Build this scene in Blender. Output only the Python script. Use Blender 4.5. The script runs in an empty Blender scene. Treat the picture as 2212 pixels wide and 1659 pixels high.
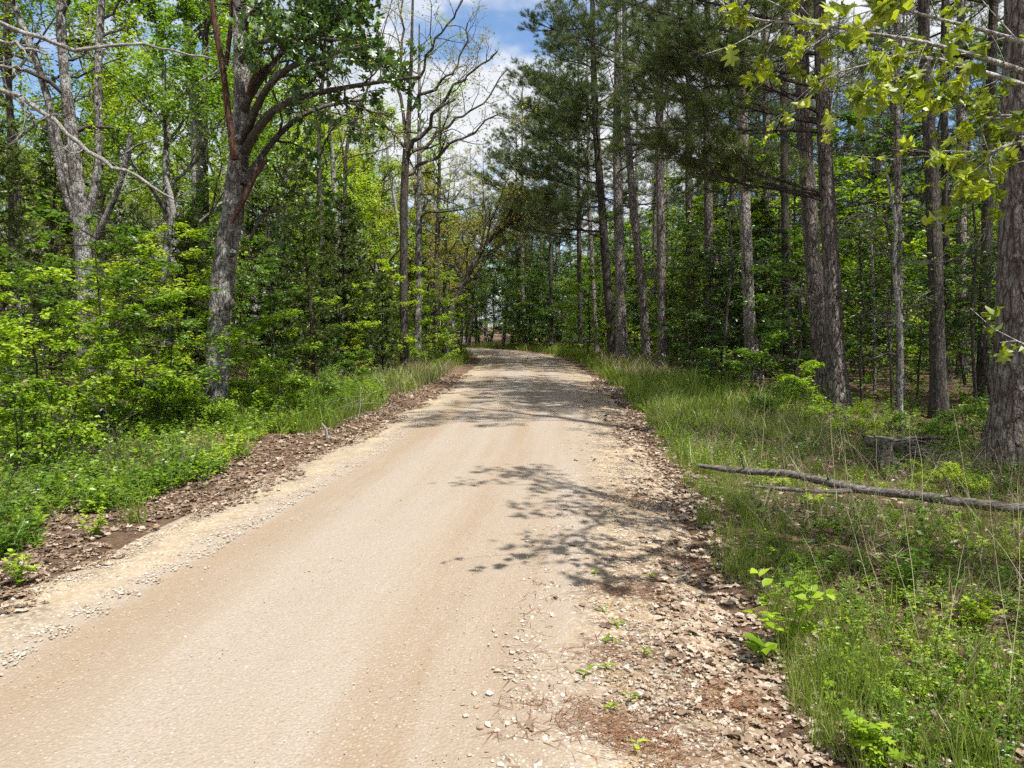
import bpy, math
import numpy as np
from mathutils import Vector, Matrix

# ------------------------------------------------------------------ camera, sky, sun, exposure
S = bpy.context.scene
COL = S.collection
F, CX, CY, CAMH = 1609.0, 1106.0, 829.5, 1.65      # focal length and centre in units of a 2212 x 1659 frame
PITCH = math.atan((829.5 - 705.0) / F)
cam = bpy.data.cameras.new('camera')
cam.sensor_width = 36.0
cam.lens = 36.0 * F / 2212.0
cam.clip_start = 0.05
cam.clip_end = 3000.0
camo = bpy.data.objects.new('camera', cam)
camo.location = (0, 0, CAMH)
camo.rotation_euler = (math.pi / 2 - PITCH, 0, 0)
COL.objects.link(camo)
S.camera = camo

SUN_EL = math.radians(64)
SUN_AZ = math.radians(136)                 # clockwise from +Y: to the right of the camera and a little behind it
SUN_STRENGTH, SKY_STRENGTH, EXPOSURE = 5.0, 0.105, 0.86
w = bpy.data.worlds.new('World')
S.world = w
w.use_nodes = True
wt = w.node_tree
wt.nodes.clear()


def _n(tree, typ, **kw):
    nd = tree.nodes.new(typ)
    for k, v in kw.items():
        if k.startswith('i_'):
            key = k[2:]
            key = int(key) if key.isdigit() else key.replace('_', ' ')
            if isinstance(v, bpy.types.NodeSocket):
                tree.links.new(v, nd.inputs[key])
            else:
                nd.inputs[key].default_value = v
        else:
            setattr(nd, k, v)
    return nd


sky = _n(wt, 'ShaderNodeTexSky', sky_type='NISHITA', sun_disc=False, sun_elevation=SUN_EL, sun_rotation=SUN_AZ,
         air_density=1.0, dust_density=0.1, ozone_density=4.0)
tc = _n(wt, 'ShaderNodeTexCoord')
sep = _n(wt, 'ShaderNodeSeparateXYZ', i_0=tc.outputs['Generated'])
zz = _n(wt, 'ShaderNodeMath', operation='MAXIMUM', i_0=sep.outputs['Z'], i_1=0.0)
zz = _n(wt, 'ShaderNodeMath', operation='ADD', i_0=zz.outputs[0], i_1=0.22)
px = _n(wt, 'ShaderNodeMath', operation='DIVIDE', i_0=sep.outputs['X'], i_1=zz.outputs[0])
py = _n(wt, 'ShaderNodeMath', operation='DIVIDE', i_0=sep.outputs['Y'], i_1=zz.outputs[0])
cb = _n(wt, 'ShaderNodeCombineXYZ', i_0=px.outputs[0], i_1=py.outputs[0], i_2=16.07)
cn = _n(wt, 'ShaderNodeTexNoise', i_Vector=cb.outputs[0], i_Scale=1.35, i_Detail=9.0, i_Roughness=0.56)
cr = _n(wt, 'ShaderNodeMapRange', interpolation_type='SMOOTHSTEP', i_Value=cn.outputs['Fac'])
cr.inputs['From Min'].default_value, cr.inputs['From Max'].default_value = 0.42, 0.54
cn2 = _n(wt, 'ShaderNodeTexNoise', i_Vector=cb.outputs[0], i_Scale=3.2, i_Detail=6.0)
cc = _n(wt, 'ShaderNodeMix', data_type='RGBA', i_Factor=cn2.outputs['Fac'])
cc.inputs['A'].default_value = (2.9, 3.2, 3.7, 1)
cc.inputs['B'].default_value = (6.6, 6.6, 6.6, 1)
skm = _n(wt, 'ShaderNodeMix', data_type='RGBA', i_Factor=cr.outputs[0])
wt.links.new(sky.outputs[0], skm.inputs['A'])
wt.links.new(cc.outputs['Result'], skm.inputs['B'])
bg = _n(wt, 'ShaderNodeBackground', i_Strength=SKY_STRENGTH)
wt.links.new(skm.outputs['Result'], bg.inputs['Color'])
wo = _n(wt, 'ShaderNodeOutputWorld')
wt.links.new(bg.outputs[0], wo.inputs[0])

sl = bpy.data.lights.new('sun', 'SUN')
sl.energy = SUN_STRENGTH
sl.angle = math.radians(0.53)
sl.color = (1.0, 0.965, 0.91)
so = bpy.data.objects.new('sun', sl)
SUNV = Vector((math.sin(SUN_AZ) * math.cos(SUN_EL), math.cos(SUN_AZ) * math.cos(SUN_EL), math.sin(SUN_EL)))
so.rotation_euler = SUNV.to_track_quat('Z', 'Y').to_euler()
so.location = SUNV * 60
COL.objects.link(so)

vs = S.view_settings
vs.view_transform = 'Standard'
vs.look = 'None'
vs.gamma = 1.0
vs.use_curve_mapping = False
vs.exposure = EXPOSURE
S.render.engine = 'CYCLES'
cy = S.cycles
cy.max_bounces = 5
cy.diffuse_bounces = 2
cy.glossy_bounces = 1
cy.transmission_bounces = 3
cy.transparent_max_bounces = 4
cy.caustics_reflective = False
cy.caustics_refractive = False
cy.use_adaptive_sampling = True
cy.adaptive_threshold = 0.03
cy.use_denoising = False
cy.sample_clamp_indirect = 6.0
S.render.use_persistent_data = False

# ------------------------------------------------------------------ view helpers (turn a measured direction into a place)
FWD = np.array([0, math.cos(PITCH), -math.sin(PITCH)])
UPV = np.array([0, math.sin(PITCH), math.cos(PITCH)])


def ray(vx, vy):
    return FWD + (vx - CX) / F * np.array([1.0, 0, 0]) - (vy - CY) / F * UPV


def gp(vx, vy, z=0.0):
    d = ray(vx, vy)
    t = (z - CAMH) / d[2]
    return np.array([d[0] * t, d[1] * t, z])


def at(vx, vy, Y):
    d = ray(vx, vy)
    t = Y / d[1]
    return np.array([d[0] * t, Y, CAMH + d[2] * t])


def rs(seed):
    return np.random.default_rng(seed)


def unit(v):
    v = np.asarray(v, float)
    return v / (np.linalg.norm(v, axis=-1, keepdims=True) + 1e-9)


# ------------------------------------------------------------------ mesh builder
class MB:
    """collects vertex and face arrays; build() makes one mesh"""

    def __init__(self):
        self.V, self.F, self.A, self.M, self.n = [], [], [], [], 0

    def add(self, V, Fc, var=0.5, mi=0):
        V = np.asarray(V, np.float32).reshape(-1, 3)
        Fc = np.asarray(Fc, np.int32)
        self.V.append(V)
        self.F.append(Fc + self.n)
        a = np.empty(len(V), np.float32)
        a[:] = var
        self.A.append(a)
        self.M.append(np.full(len(Fc), mi, np.int32))
        self.n += len(V)

    def mesh(self, name, mats, smooth=True):
        m = bpy.data.meshes.new(name)
        if not self.V:
            return m
        V = np.concatenate(self.V)
        m.vertices.add(len(V))
        m.vertices.foreach_set('co', V.ravel())
        loops = np.concatenate([f.ravel() for f in self.F])
        tot = np.concatenate([np.full(len(f), f.shape[1], np.int32) for f in self.F])
        start = np.concatenate([[0], np.cumsum(tot)[:-1]]).astype(np.int32)
        m.loops.add(len(loops))
        m.loops.foreach_set('vertex_index', loops)
        m.polygons.add(len(tot))
        m.polygons.foreach_set('loop_start', start)
        m.polygons.foreach_set('loop_total', tot)
        m.polygons.foreach_set('material_index', np.concatenate(self.M))
        m.polygons.foreach_set('use_smooth', np.full(len(tot), smooth, bool))
        at_ = m.attributes.new('var', 'FLOAT', 'POINT')
        at_.data.foreach_set('value', np.concatenate(self.A))
        for x in mats:
            m.materials.append(x)
        m.update(calc_edges=True)
        m.validate()
        return m


class Tubes:
    """polylines with radii, swept in batches of equal point and side count"""

    def __init__(self):
        self.g = {}

    def add(self, P, R, sides=5, var=0.5, mi=0):
        P = np.asarray(P, float)
        self.g.setdefault((len(P), sides, mi), []).append((P, np.asarray(R, float), var))

    def into(self, mb, rough=0.0, seed=1, cap=True):
        r_ = rs(seed)
        for (k, s, mi), L in self.g.items():
            P = np.stack([a[0] for a in L])
            R = np.stack([a[1] for a in L])
            B = len(L)
            T = np.empty_like(P)
            T[:, 1:-1] = P[:, 2:] - P[:, :-2]
            T[:, 0] = P[:, 1] - P[:, 0]
            T[:, -1] = P[:, -1] - P[:, -2]
            T = unit(T)
            m = unit(P[:, -1] - P[:, 0])
            ref = np.where(np.abs(m[:, 2:3]) > 0.8, np.array([[1.0, 0.13, 0]]), np.array([[0.1, 0.05, 1.0]]))[:, None, :]
            X = unit(np.cross(T, np.broadcast_to(ref, T.shape)))
            Yv = np.cross(T, X)
            a = np.arange(s) / s * 2 * math.pi
            rad = R[:, :, None] * (1 + rough * r_.normal(size=(B, k, s)))
            V = P[:, :, None, :] + rad[..., None] * (np.cos(a)[None, None, :, None] * X[:, :, None, :] + np.sin(a)[None, None, :, None] * Yv[:, :, None, :])
            i = np.arange(k - 1)[:, None] * s
            j = np.arange(s)[None, :]
            q = np.stack([i + j, i + (j + 1) % s, i + s + (j + 1) % s, i + s + j], -1).reshape(-1, 4)
            Fq = (q[None] + (np.arange(B) * k * s)[:, None, None]).reshape(-1, 4)
            var = np.repeat(np.array([a_[2] for a_ in L]), k * s)
            mb.add(V.reshape(-1, 3), Fq, var, mi)
            if cap and s >= 5:
                mb.add(V[:, -1].reshape(-1, 3), (np.arange(s)[None] + (np.arange(B) * s)[:, None]), np.repeat([a_[2] for a_ in L], s), mi)


def resample(P, n):
    P = np.asarray(P, float)
    d = np.concatenate([[0], np.cumsum(np.linalg.norm(np.diff(P, axis=0), axis=1))])
    t = np.linspace(0, d[-1], n)
    # smooth: catmull through linear interpolation then averaging
    Q = np.stack([np.interp(t, d, P[:, c]) for c in range(P.shape[1])], 1)
    for _ in range(2):
        Q[1:-1] = 0.25 * Q[:-2] + 0.5 * Q[1:-1] + 0.25 * Q[2:]
    return Q


# leaf templates: x across, y along, z normal
def T_diamond():
    V = np.array([[0, 0, 0], [-.30, .45, .07], [0, 1, -.08], [.30, .45, .07]])
    return V, np.array([[0, 1, 2], [0, 2, 3]])


def T_ovate():
    V = np.array([[0, 0, 0], [-.24, .25, .05], [-.27, .55, .05], [0, 1, -.12], [.27, .55, .05], [.24, .25, .05], [0, .45, .0]])
    return V, np.array([[0, 6, 1], [1, 6, 2], [2, 6, 3], [3, 6, 4], [4, 6, 5], [5, 6, 0]])


def T_lobed(curl=0.0):
    o = [(0, 0), (.05, .10), (.20, .14), (.16, .26), (.10, .30), (.40, .36), (.52, .50), (.36, .52), (.14, .54), (.34, .72), (.40, .86), (.24, .80), (.10, .78), (.08, .92), (0, 1.0)]
    R = np.array(o)
    Lf = R[1:-1][::-1] * [-1, 1]
    pts = np.concatenate([R, Lf])
    mid = np.array([[0, .12], [0, .34], [0, .54], [0, .78]])
    V2 = np.concatenate([pts, mid])
    z = .10 * np.abs(V2[:, 0]) - .22 * (V2[:, 1] - .2) ** 2 + curl * (V2[:, 0] ** 2 * 1.6 + .5 * (V2[:, 1] - .5) ** 2) + curl * .25 * np.sin(V2[:, 0] * 9 + V2[:, 1] * 7)
    V = np.column_stack([V2, z])
    n = len(R)
    m0, m1, m2, m3 = len(pts), len(pts) + 1, len(pts) + 2, len(pts) + 3
    def side(ix):
        f = []
        mm = [m0, m0, m0, m1, m1, m1, m2, m2, m2, m3, m3, m3, m3, m3]
        for i in range(len(ix) - 1):
            f.append((ix[i], ix[i + 1], mm[i]))
        f += [(ix[3], m1, m0), (ix[6], m2, m1), (ix[9], m3, m2)]
        return f
    rt = list(range(0, n))
    lf = [0] + [len(pts) - 1 - i for i in range(n - 2)] + [n - 1]
    Fc = [f for f in side(rt)] + [(a, c, b) for a, b, c in side(lf)]
    return V, np.array(Fc)


def put(mb, tmpl, P, D, N, size, var=0.5, mi=0, wide=1.0):
    V, Fc = tmpl
    P = np.asarray(P, float)
    n = len(P)
    if n == 0:
        return
    D = unit(np.broadcast_to(D, (n, 3)))
    X = unit(np.cross(D, np.broadcast_to(N, (n, 3))))
    Z = np.cross(X, D)
    s = np.broadcast_to(np.asarray(size, float), (n,))[:, None, None]
    wd = np.broadcast_to(np.asarray(wide, float), (n,))[:, None, None]
    W = P[:, None, :] + s * (V[None, :, 0:1] * wd * X[:, None, :] + V[None, :, 1:2] * D[:, None, :] + V[None, :, 2:3] * Z[:, None, :])
    Fq = (Fc[None] + (np.arange(n) * len(V))[:, None, None]).reshape(-1, Fc.shape[1])
    vv = np.repeat(np.broadcast_to(np.asarray(var, float), (n,)), len(V))
    mb.add(W.reshape(-1, 3), Fq, vv, mi)


def replicate(mb, chunks, P, yaw, scale, var=None, tilt=0.0, rng=None):
    """chunks: list of (V, F, var, mi); copies the plant to each P"""
    n = len(P)
    c, s_ = np.cos(yaw), np.sin(yaw)
    if rng is None:
        rng = rs(3)
    tx, ty = rng.normal(size=n) * tilt, rng.normal(size=n) * tilt
    for V, Fc, va, mi in chunks:
        x = V[None, :, 0] * c[:, None] - V[None, :, 1] * s_[:, None] + V[None, :, 2] * tx[:, None]
        y = V[None, :, 0] * s_[:, None] + V[None, :, 1] * c[:, None] + V[None, :, 2] * ty[:, None]
        z = np.broadcast_to(V[None, :, 2], x.shape)
        W = np.stack([x, y, z], -1) * np.broadcast_to(np.asarray(scale, float), (n,))[:, None, None] + P[:, None, :]
        Fq = (Fc[None] + (np.arange(n) * len(V))[:, None, None]).reshape(-1, Fc.shape[1])
        vv = np.broadcast_to(va, (len(V),))[None] + (0 if var is None else np.asarray(var)[:, None])
        mb.add(W.reshape(-1, 3), Fq, np.clip(np.broadcast_to(vv, (n, len(V))), 0, 1).ravel(), mi)


def chunks_of(mb):
    """a builder's content as chunks for replicate()"""
    out, base = [], 0
    for V, Fc, A, M in zip(mb.V, mb.F, mb.A, mb.M):
        out.append((V.astype(float), Fc - base, A, int(M[0])))
        base += len(V)
    return out


# value noise for layout (patches of plants, uneven ground)
_G = rs(99).random((64, 64))


def vnoise(x, y, sc):
    x, y = np.asarray(x, float) * sc, np.asarray(y, float) * sc
    xi, yi = np.floor(x).astype(int), np.floor(y).astype(int)
    fx, fy = x - xi, y - yi
    fx, fy = fx * fx * (3 - 2 * fx), fy * fy * (3 - 2 * fy)
    g = lambda a, b: _G[a % 64, b % 64]
    return (g(xi, yi) * (1 - fx) + g(xi + 1, yi) * fx) * (1 - fy) + (g(xi, yi + 1) * (1 - fx) + g(xi + 1, yi + 1) * fx) * fy


# ------------------------------------------------------------------ materials
def newmat(name):
    m = bpy.data.materials.new(name)
    m.use_nodes = True
    m.node_tree.nodes.clear()
    t = m.node_tree
    out = t.nodes.new('ShaderNodeOutputMaterial')
    return m, t, out


def ramp(t, fac, stops):
    r = _n(t, 'ShaderNodeValToRGB', i_Fac=fac)
    e = r.color_ramp.elements
    while len(e) < len(stops):
        e.new(0.5)
    for el, (p, c) in zip(e, stops):
        el.position = p
        el.color = (*c, 1) if len(c) == 3 else c
    return r.outputs[0]


def mixc(t, f, a, b, blend='MIX'):
    m = _n(t, 'ShaderNodeMix', data_type='RGBA', blend_type=blend)
    for key, v in (('Factor', f), ('A', a), ('B', b)):
        if isinstance(v, bpy.types.NodeSocket):
            t.links.new(v, m.inputs[key])
        else:
            m.inputs[key].default_value = v if key == 'Factor' else (*v, 1)
    return m.outputs['Result']


def math_(t, op, a, b=0.0, c=0.0, clamp=False):
    m = _n(t, 'ShaderNodeMath', operation=op, i_0=a, i_1=b, i_2=c)
    m.use_clamp = clamp
    return m.outputs[0]


def leaf_mat(name, dark, mid, light, trans=0.42, gloss=0.05, tint=(1.25, 1.35, .55), rough=.38, spread=.45):
    m, t, out = newmat(name)
    a = _n(t, 'ShaderNodeAttribute', attribute_name='var')
    oi = _n(t, 'ShaderNodeObjectInfo')
    f = math_(t, 'ADD', a.outputs['Fac'], math_(t, 'MULTIPLY', math_(t, 'SUBTRACT', oi.outputs['Random'], 0.5), spread), clamp=True)
    c = ramp(t, f, [(0.0, dark), (0.5, mid), (1.0, light)])
    d = _n(t, 'ShaderNodeBsdfDiffuse', i_Color=c)
    tr = _n(t, 'ShaderNodeBsdfTranslucent', i_Color=mixc(t, 1.0, c, tint, 'MULTIPLY'))
    s1 = _n(t, 'ShaderNodeMixShader', i_0=trans, i_1=d.outputs[0], i_2=tr.outputs[0])
    g = _n(t, 'ShaderNodeBsdfGlossy', i_Color=(1, 1, 1, 1), i_Roughness=rough)
    s2 = _n(t, 'ShaderNodeMixShader', i_0=gloss, i_1=s1.outputs[0], i_2=g.outputs[0])
    t.links.new(s2.outputs[0], out.inputs[0])
    return m


def solid_rough(name, build, rough=0.9, spec=0.15):
    m, t, out = newmat(name)
    col, bump, strength, dist = build(t)
    p = _n(t, 'ShaderNodeBsdfPrincipled', i_Roughness=rough)
    p.inputs['Specular IOR Level'].default_value = spec
    t.links.new(col, p.inputs['Base Color'])
    if bump is not None:
        b = _n(t, 'ShaderNodeBump', i_Strength=strength, i_Distance=dist, i_Height=bump)
        t.links.new(b.outputs[0], p.inputs['Normal'])
    t.links.new(p.outputs[0], out.inputs[0])
    return m


def bark_mat(name, fissure, plate, tip, lichen=None, sx=16.0, sz=3.4, lich=0.5, dist=.03, plates=False):
    def b(t):
        tcn = _n(t, 'ShaderNodeTexCoord')
        mp = _n(t, 'ShaderNodeMapping', i_Vector=tcn.outputs['Object'])
        mp.inputs['Scale'].default_value = (sx, sx, sz)
        wn = _n(t, 'ShaderNodeTexNoise', i_Vector=mp.outputs[0], i_Scale=.55, i_Detail=4.0, i_Roughness=.6)
        wc = _n(t, 'ShaderNodeVectorMath', operation='SUBTRACT', i_0=wn.outputs['Color'], i_1=(.5, .5, .5))
        ws = _n(t, 'ShaderNodeVectorMath', operation='SCALE', i_0=wc.outputs[0])
        ws.inputs['Scale'].default_value = 1.15 if plates else 1.4
        wv = _n(t, 'ShaderNodeVectorMath', operation='ADD', i_0=mp.outputs[0], i_1=ws.outputs[0]).outputs[0]
        v = _n(t, 'ShaderNodeTexVoronoi', feature='DISTANCE_TO_EDGE', i_Vector=wv, i_Scale=1.0)
        v2 = _n(t, 'ShaderNodeTexVoronoi', feature='DISTANCE_TO_EDGE', i_Vector=wv, i_Scale=2.7)
        vc = _n(t, 'ShaderNodeTexVoronoi', feature='F1', i_Vector=wv, i_Scale=1.0)
        fine = _n(t, 'ShaderNodeTexNoise', i_Vector=mp.outputs[0], i_Scale=2.2, i_Detail=7.0, i_Roughness=.62)
        big = _n(t, 'ShaderNodeTexNoise', i_Vector=tcn.outputs['Object'], i_Scale=1.7, i_Detail=4.0)
        wid = math_(t, 'ADD', 1.8, math_(t, 'MULTIPLY', wn.outputs['Fac'], 7.0))
        e = math_(t, 'MULTIPLY', v.outputs['Distance'], wid, clamp=True)
        e2 = math_(t, 'MULTIPLY', v2.outputs['Distance'], 4.0, clamp=True)
        ee = math_(t, 'ADD', math_(t, 'MULTIPLY', e, .7), math_(t, 'MULTIPLY', e2, .3))
        h = math_(t, 'ADD', math_(t, 'MULTIPLY', ee, 1.0), math_(t, 'MULTIPLY', fine.outputs['Fac'], .45))
        tone = _n(t, 'ShaderNodeSeparateColor', i_0=vc.outputs['Color'])
        pc = mixc(t, tone.outputs[0], plate, tip)
        pc = mixc(t, math_(t, 'MULTIPLY', math_(t, 'SUBTRACT', fine.outputs['Fac'], .46), 1.7, clamp=True), pc, fissure)
        pc = mixc(t, math_(t, 'MULTIPLY', math_(t, 'SUBTRACT', big.outputs['Fac'], .5), 2.0, clamp=True), pc, mixc(t, .55, pc, fissure))
        c = mixc(t, math_(t, 'ADD', .15, math_(t, 'MULTIPLY', ee, .85)), fissure, pc)
        if lichen:
            ln = _n(t, 'ShaderNodeTexNoise', i_Vector=tcn.outputs['Object'], i_Scale=5.5, i_Detail=9.0, i_Roughness=.72)
            lf = math_(t, 'MULTIPLY', math_(t, 'SUBTRACT', ln.outputs['Fac'], 1.0 - lich), 9.0, clamp=True)
            c = mixc(t, math_(t, 'MULTIPLY', lf, .75), c, lichen)
        return c, h, 1.0, dist
    return solid_rough(name, b)


M = {}
M['oak_bark'] = bark_mat('oak_bark', (.035, .028, .022), (.19, .165, .145), (.29, .265, .24), (.50, .50, .46), 22, 5, .53, .035)
M['oak_bark_pale'] = bark_mat('oak_bark_pale', (.06, .05, .042), (.26, .23, .20), (.36, .33, .30), (.48, .48, .44), 26, 7, .54, .02)
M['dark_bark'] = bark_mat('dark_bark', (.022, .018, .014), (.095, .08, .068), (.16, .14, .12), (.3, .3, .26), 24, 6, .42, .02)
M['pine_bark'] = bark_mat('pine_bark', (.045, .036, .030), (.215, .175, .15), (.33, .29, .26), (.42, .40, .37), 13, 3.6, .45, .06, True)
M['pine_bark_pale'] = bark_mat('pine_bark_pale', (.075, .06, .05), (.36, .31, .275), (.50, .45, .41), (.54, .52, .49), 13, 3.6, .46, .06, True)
M['twig'] = bark_mat('twig', (.03, .025, .02), (.085, .073, .062), (.14, .125, .11), (.28, .28, .25), 30, 12, .45, .01)
M['pale_twig'] = bark_mat('pale_twig', (.12, .11, .10), (.34, .32, .29), (.45, .43, .40), (.5, .5, .47), 30, 12, .45, .01)
M['dead_red'] = bark_mat('dead_red', (.03, .015, .01), (.15, .075, .05), (.24, .14, .10), None, 40, 4, .5, .02)
M['cedar_bark'] = bark_mat('cedar_bark', (.02, .012, .01), (.10, .065, .05), (.16, .115, .09), None, 40, 3, .5, .015)


def _wood(t):
    tcn = _n(t, 'ShaderNodeTexCoord')
    a = _n(t, 'ShaderNodeAttribute', attribute_name='ang')
    mp = _n(t, 'ShaderNodeMapping', i_Vector=tcn.outputs['Object'])
    mp.inputs['Scale'].default_value = (2.2, 40, 40)
    n1 = _n(t, 'ShaderNodeTexNoise', i_Vector=mp.outputs[0], i_Scale=1.0, i_Detail=7.0, i_Roughness=.7)
    n2 = _n(t, 'ShaderNodeTexNoise', i_Vector=tcn.outputs['Object'], i_Scale=4.0, i_Detail=5.0)
    c = ramp(t, n1.outputs['Fac'], [(.36, (.018, .014, .011)), (.50, (.125, .11, .095)), (.66, (.29, .27, .245))])
    c = mixc(t, math_(t, 'MULTIPLY', n2.outputs['Fac'], .45), c, (.10, .085, .07))
    return c, n1.outputs['Fac'], 1.0, .02


M['old_wood'] = solid_rough('old_wood', _wood)

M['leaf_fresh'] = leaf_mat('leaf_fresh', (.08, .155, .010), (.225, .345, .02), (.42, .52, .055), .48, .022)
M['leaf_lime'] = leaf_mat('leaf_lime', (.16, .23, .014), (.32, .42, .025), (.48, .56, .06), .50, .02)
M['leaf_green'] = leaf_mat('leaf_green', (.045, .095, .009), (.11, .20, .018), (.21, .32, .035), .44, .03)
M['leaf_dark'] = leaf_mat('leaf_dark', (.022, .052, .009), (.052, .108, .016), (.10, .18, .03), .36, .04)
M['leaf_yellow'] = leaf_mat('leaf_yellow', (.20, .20, .03), (.33, .31, .055), (.46, .40, .09), .42, .015, (1.15, 1.15, .6))
M['leaf_near'] = leaf_mat('leaf_near', (.15, .21, .013), (.30, .38, .025), (.50, .56, .09), .50, .03, (1.25, 1.2, .45), .45, .9)
M['needle'] = leaf_mat('needle', (.055, .082, .028), (.115, .155, .052), (.19, .22, .085), .34, .025, (1.1, 1.2, .6))
M['cedar'] = leaf_mat('cedar', (.034, .052, .014), (.075, .105, .028), (.13, .165, .045), .32, .01, (1.1, 1.2, .6))
M['grass'] = leaf_mat('grass', (.075, .115, .016), (.145, .20, .028), (.24, .29, .06), .36, .02)
M['straw'] = leaf_mat('straw', (.16, .13, .07), (.30, .25, .15), (.44, .39, .26), .25, .02, (1, 1, .8))
M['litter'] = leaf_mat('litter', (.085, .052, .032), (.225, .155, .10), (.44, .36, .28), .12, .03, (1.1, .9, .7), .5)
M['red_needle'] = leaf_mat('red_needle', (.07, .032, .018), (.16, .075, .038), (.26, .14, .075), .1, .03, (1, 1, 1))


def _stone(t):
    a = _n(t, 'ShaderNodeAttribute', attribute_name='var')
    tcn = _n(t, 'ShaderNodeTexCoord')
    n = _n(t, 'ShaderNodeTexNoise', i_Vector=tcn.outputs['Object'], i_Scale=120.0, i_Detail=3.0)
    c = ramp(t, a.outputs['Fac'], [(0, (.12, .085, .06)), (.2, (.28, .21, .14)), (.45, (.37, .31, .24)), (.75, (.44, .40, .35)), (1, (.56, .54, .51))])
    c = mixc(t, math_(t, 'MULTIPLY', n.outputs['Fac'], .35), c, (.26, .2, .14))
    return c, n.outputs['Fac'], .4, .002


M['stone'] = solid_rough('stone', _stone, .85, .25)


def _road(t):
    """packed clay and gravel; attribute 'across' is metres from the crown, 'along' metres down the road"""
    tcn = _n(t, 'ShaderNodeTexCoord')
    P = tcn.outputs['Object']
    ac = _n(t, 'ShaderNodeAttribute', attribute_name='across').outputs['Fac']
    al = _n(t, 'ShaderNodeAttribute', attribute_name='along').outputs['Fac']
    uv = _n(t, 'ShaderNodeCombineXYZ', i_0=ac, i_1=al, i_2=0.0).outputs[0]
    st = _n(t, 'ShaderNodeMapping', i_Vector=uv)
    st.inputs['Scale'].default_value = (3.4, .16, 1)
    streak = _n(t, 'ShaderNodeTexNoise', i_Vector=st.outputs[0], i_Scale=1.0, i_Detail=5.0, i_Roughness=.6).outputs['Fac']
    st2 = _n(t, 'ShaderNodeMapping', i_Vector=uv)
    st2.inputs['Scale'].default_value = (1.2, .10, 1)
    st2.inputs['Location'].default_value = (7.3, 2.1, 0)
    broad = _n(t, 'ShaderNodeTexNoise', i_Vector=st2.outputs[0], i_Scale=1.0, i_Detail=3.0).outputs['Fac']
    patch = _n(t, 'ShaderNodeTexNoise', i_Vector=P, i_Scale=1.3, i_Detail=5.0, i_Roughness=.6).outputs['Fac']
    grit = _n(t, 'ShaderNodeTexNoise', i_Vector=P, i_Scale=75.0, i_Detail=4.0, i_Roughness=.7).outputs['Fac']
    peb = _n(t, 'ShaderNodeTexVoronoi', feature='F1', i_Vector=P, i_Scale=62.0)
    pebc = _n(t, 'ShaderNodeSeparateColor', i_0=peb.outputs['Color'])
    # wheel-packed clay bands, tan, against the paler loose gravel between them
    def band(c0, hw):
        d = math_(t, 'ABSOLUTE', math_(t, 'SUBTRACT', math_(t, 'ADD', ac, math_(t, 'MULTIPLY', math_(t, 'SUBTRACT', patch, .5), .35)), c0))
        return math_(t, 'SUBTRACT', 1.0, math_(t, 'DIVIDE', d, hw), clamp=True)
    b1, b2 = band(-1.08, .34), band(.42, .42)
    pale = (.425, .408, .368)
    tan = (.31, .256, .178)
    f = math_(t, 'MULTIPLY', streak, 1.0)
    f = math_(t, 'ADD', math_(t, 'MULTIPLY', math_(t, 'SUBTRACT', f, .44), 2.8), math_(t, 'MULTIPLY', math_(t, 'SUBTRACT', broad, .5), 2.0))
    f = math_(t, 'ADD', f, math_(t, 'ADD', math_(t, 'MULTIPLY', b1, 1.1), math_(t, 'MULTIPLY', b2, .6)), clamp=True)
    c = mixc(t, f, pale, tan)
    c = mixc(t, math_(t, 'MULTIPLY', math_(t, 'SUBTRACT', patch, .4), .8, clamp=True), c, (.385, .338, .262))
    # single stones showing in the packed surface
    ps = math_(t, 'GREATER_THAN', pebc.outputs[0], .60)
    inst = math_(t, 'LESS_THAN', peb.outputs['Distance'], .42)
    pk = math_(t, 'MULTIPLY', ps, inst)
    c = mixc(t, math_(t, 'MULTIPLY', pk, .75), c, mixc(t, pebc.outputs[1], (.30, .22, .15), (.68, .64, .57)))
    c = mixc(t, math_(t, 'MULTIPLY', math_(t, 'SUBTRACT', grit, .35), 1.1, clamp=True), mixc(t, .8, c, (.22, .16, .11)), c)
    # shoulders: yellow clay with darker damp humus patches
    aw = math_(t, 'ADD', ac, math_(t, 'MULTIPLY', math_(t, 'SUBTRACT', patch, .5), .55))
    sr = math_(t, 'MULTIPLY', math_(t, 'SUBTRACT', aw, 1.30), 3.5, clamp=True)
    sl_ = math_(t, 'MULTIPLY', math_(t, 'SUBTRACT', -1.25, aw) if False else math_(t, 'SUBTRACT', math_(t, 'MULTIPLY', aw, -1.0), 1.36), 3.5, clamp=True)
    hum = _n(t, 'ShaderNodeTexNoise', i_Vector=P, i_Scale=2.1, i_Detail=6.0, i_Roughness=.7).outputs['Fac']
    shc = ramp(t, hum, [(.38, (.085, .06, .042)), (.50, (.22, .16, .10)), (.64, (.37, .28, .165))])
    gr2 = _n(t, 'ShaderNodeTexVoronoi', feature='F1', i_Vector=P, i_Scale=48.0)
    g2c = _n(t, 'ShaderNodeSeparateColor', i_0=gr2.outputs['Color'])
    shs = mixc(t, g2c.outputs[1], (.22, .165, .11), (.48, .43, .36))
    shc = mixc(t, math_(t, 'MULTIPLY', math_(t, 'GREATER_THAN', g2c.outputs[0], .45), .65), shc, shs)
    c = mixc(t, sr, c, shc)
    c = mixc(t, sl_, c, mixc(t, .4, shc, (.36, .30, .21)))
    hgt = math_(t, 'ADD', math_(t, 'MULTIPLY', grit, .6), math_(t, 'MULTIPLY', math_(t, 'SUBTRACT', .5, peb.outputs['Distance']), .6))
    return c, hgt, .8, .011


M['road'] = solid_rough('road_gravel', _road, .95, .1)


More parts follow.
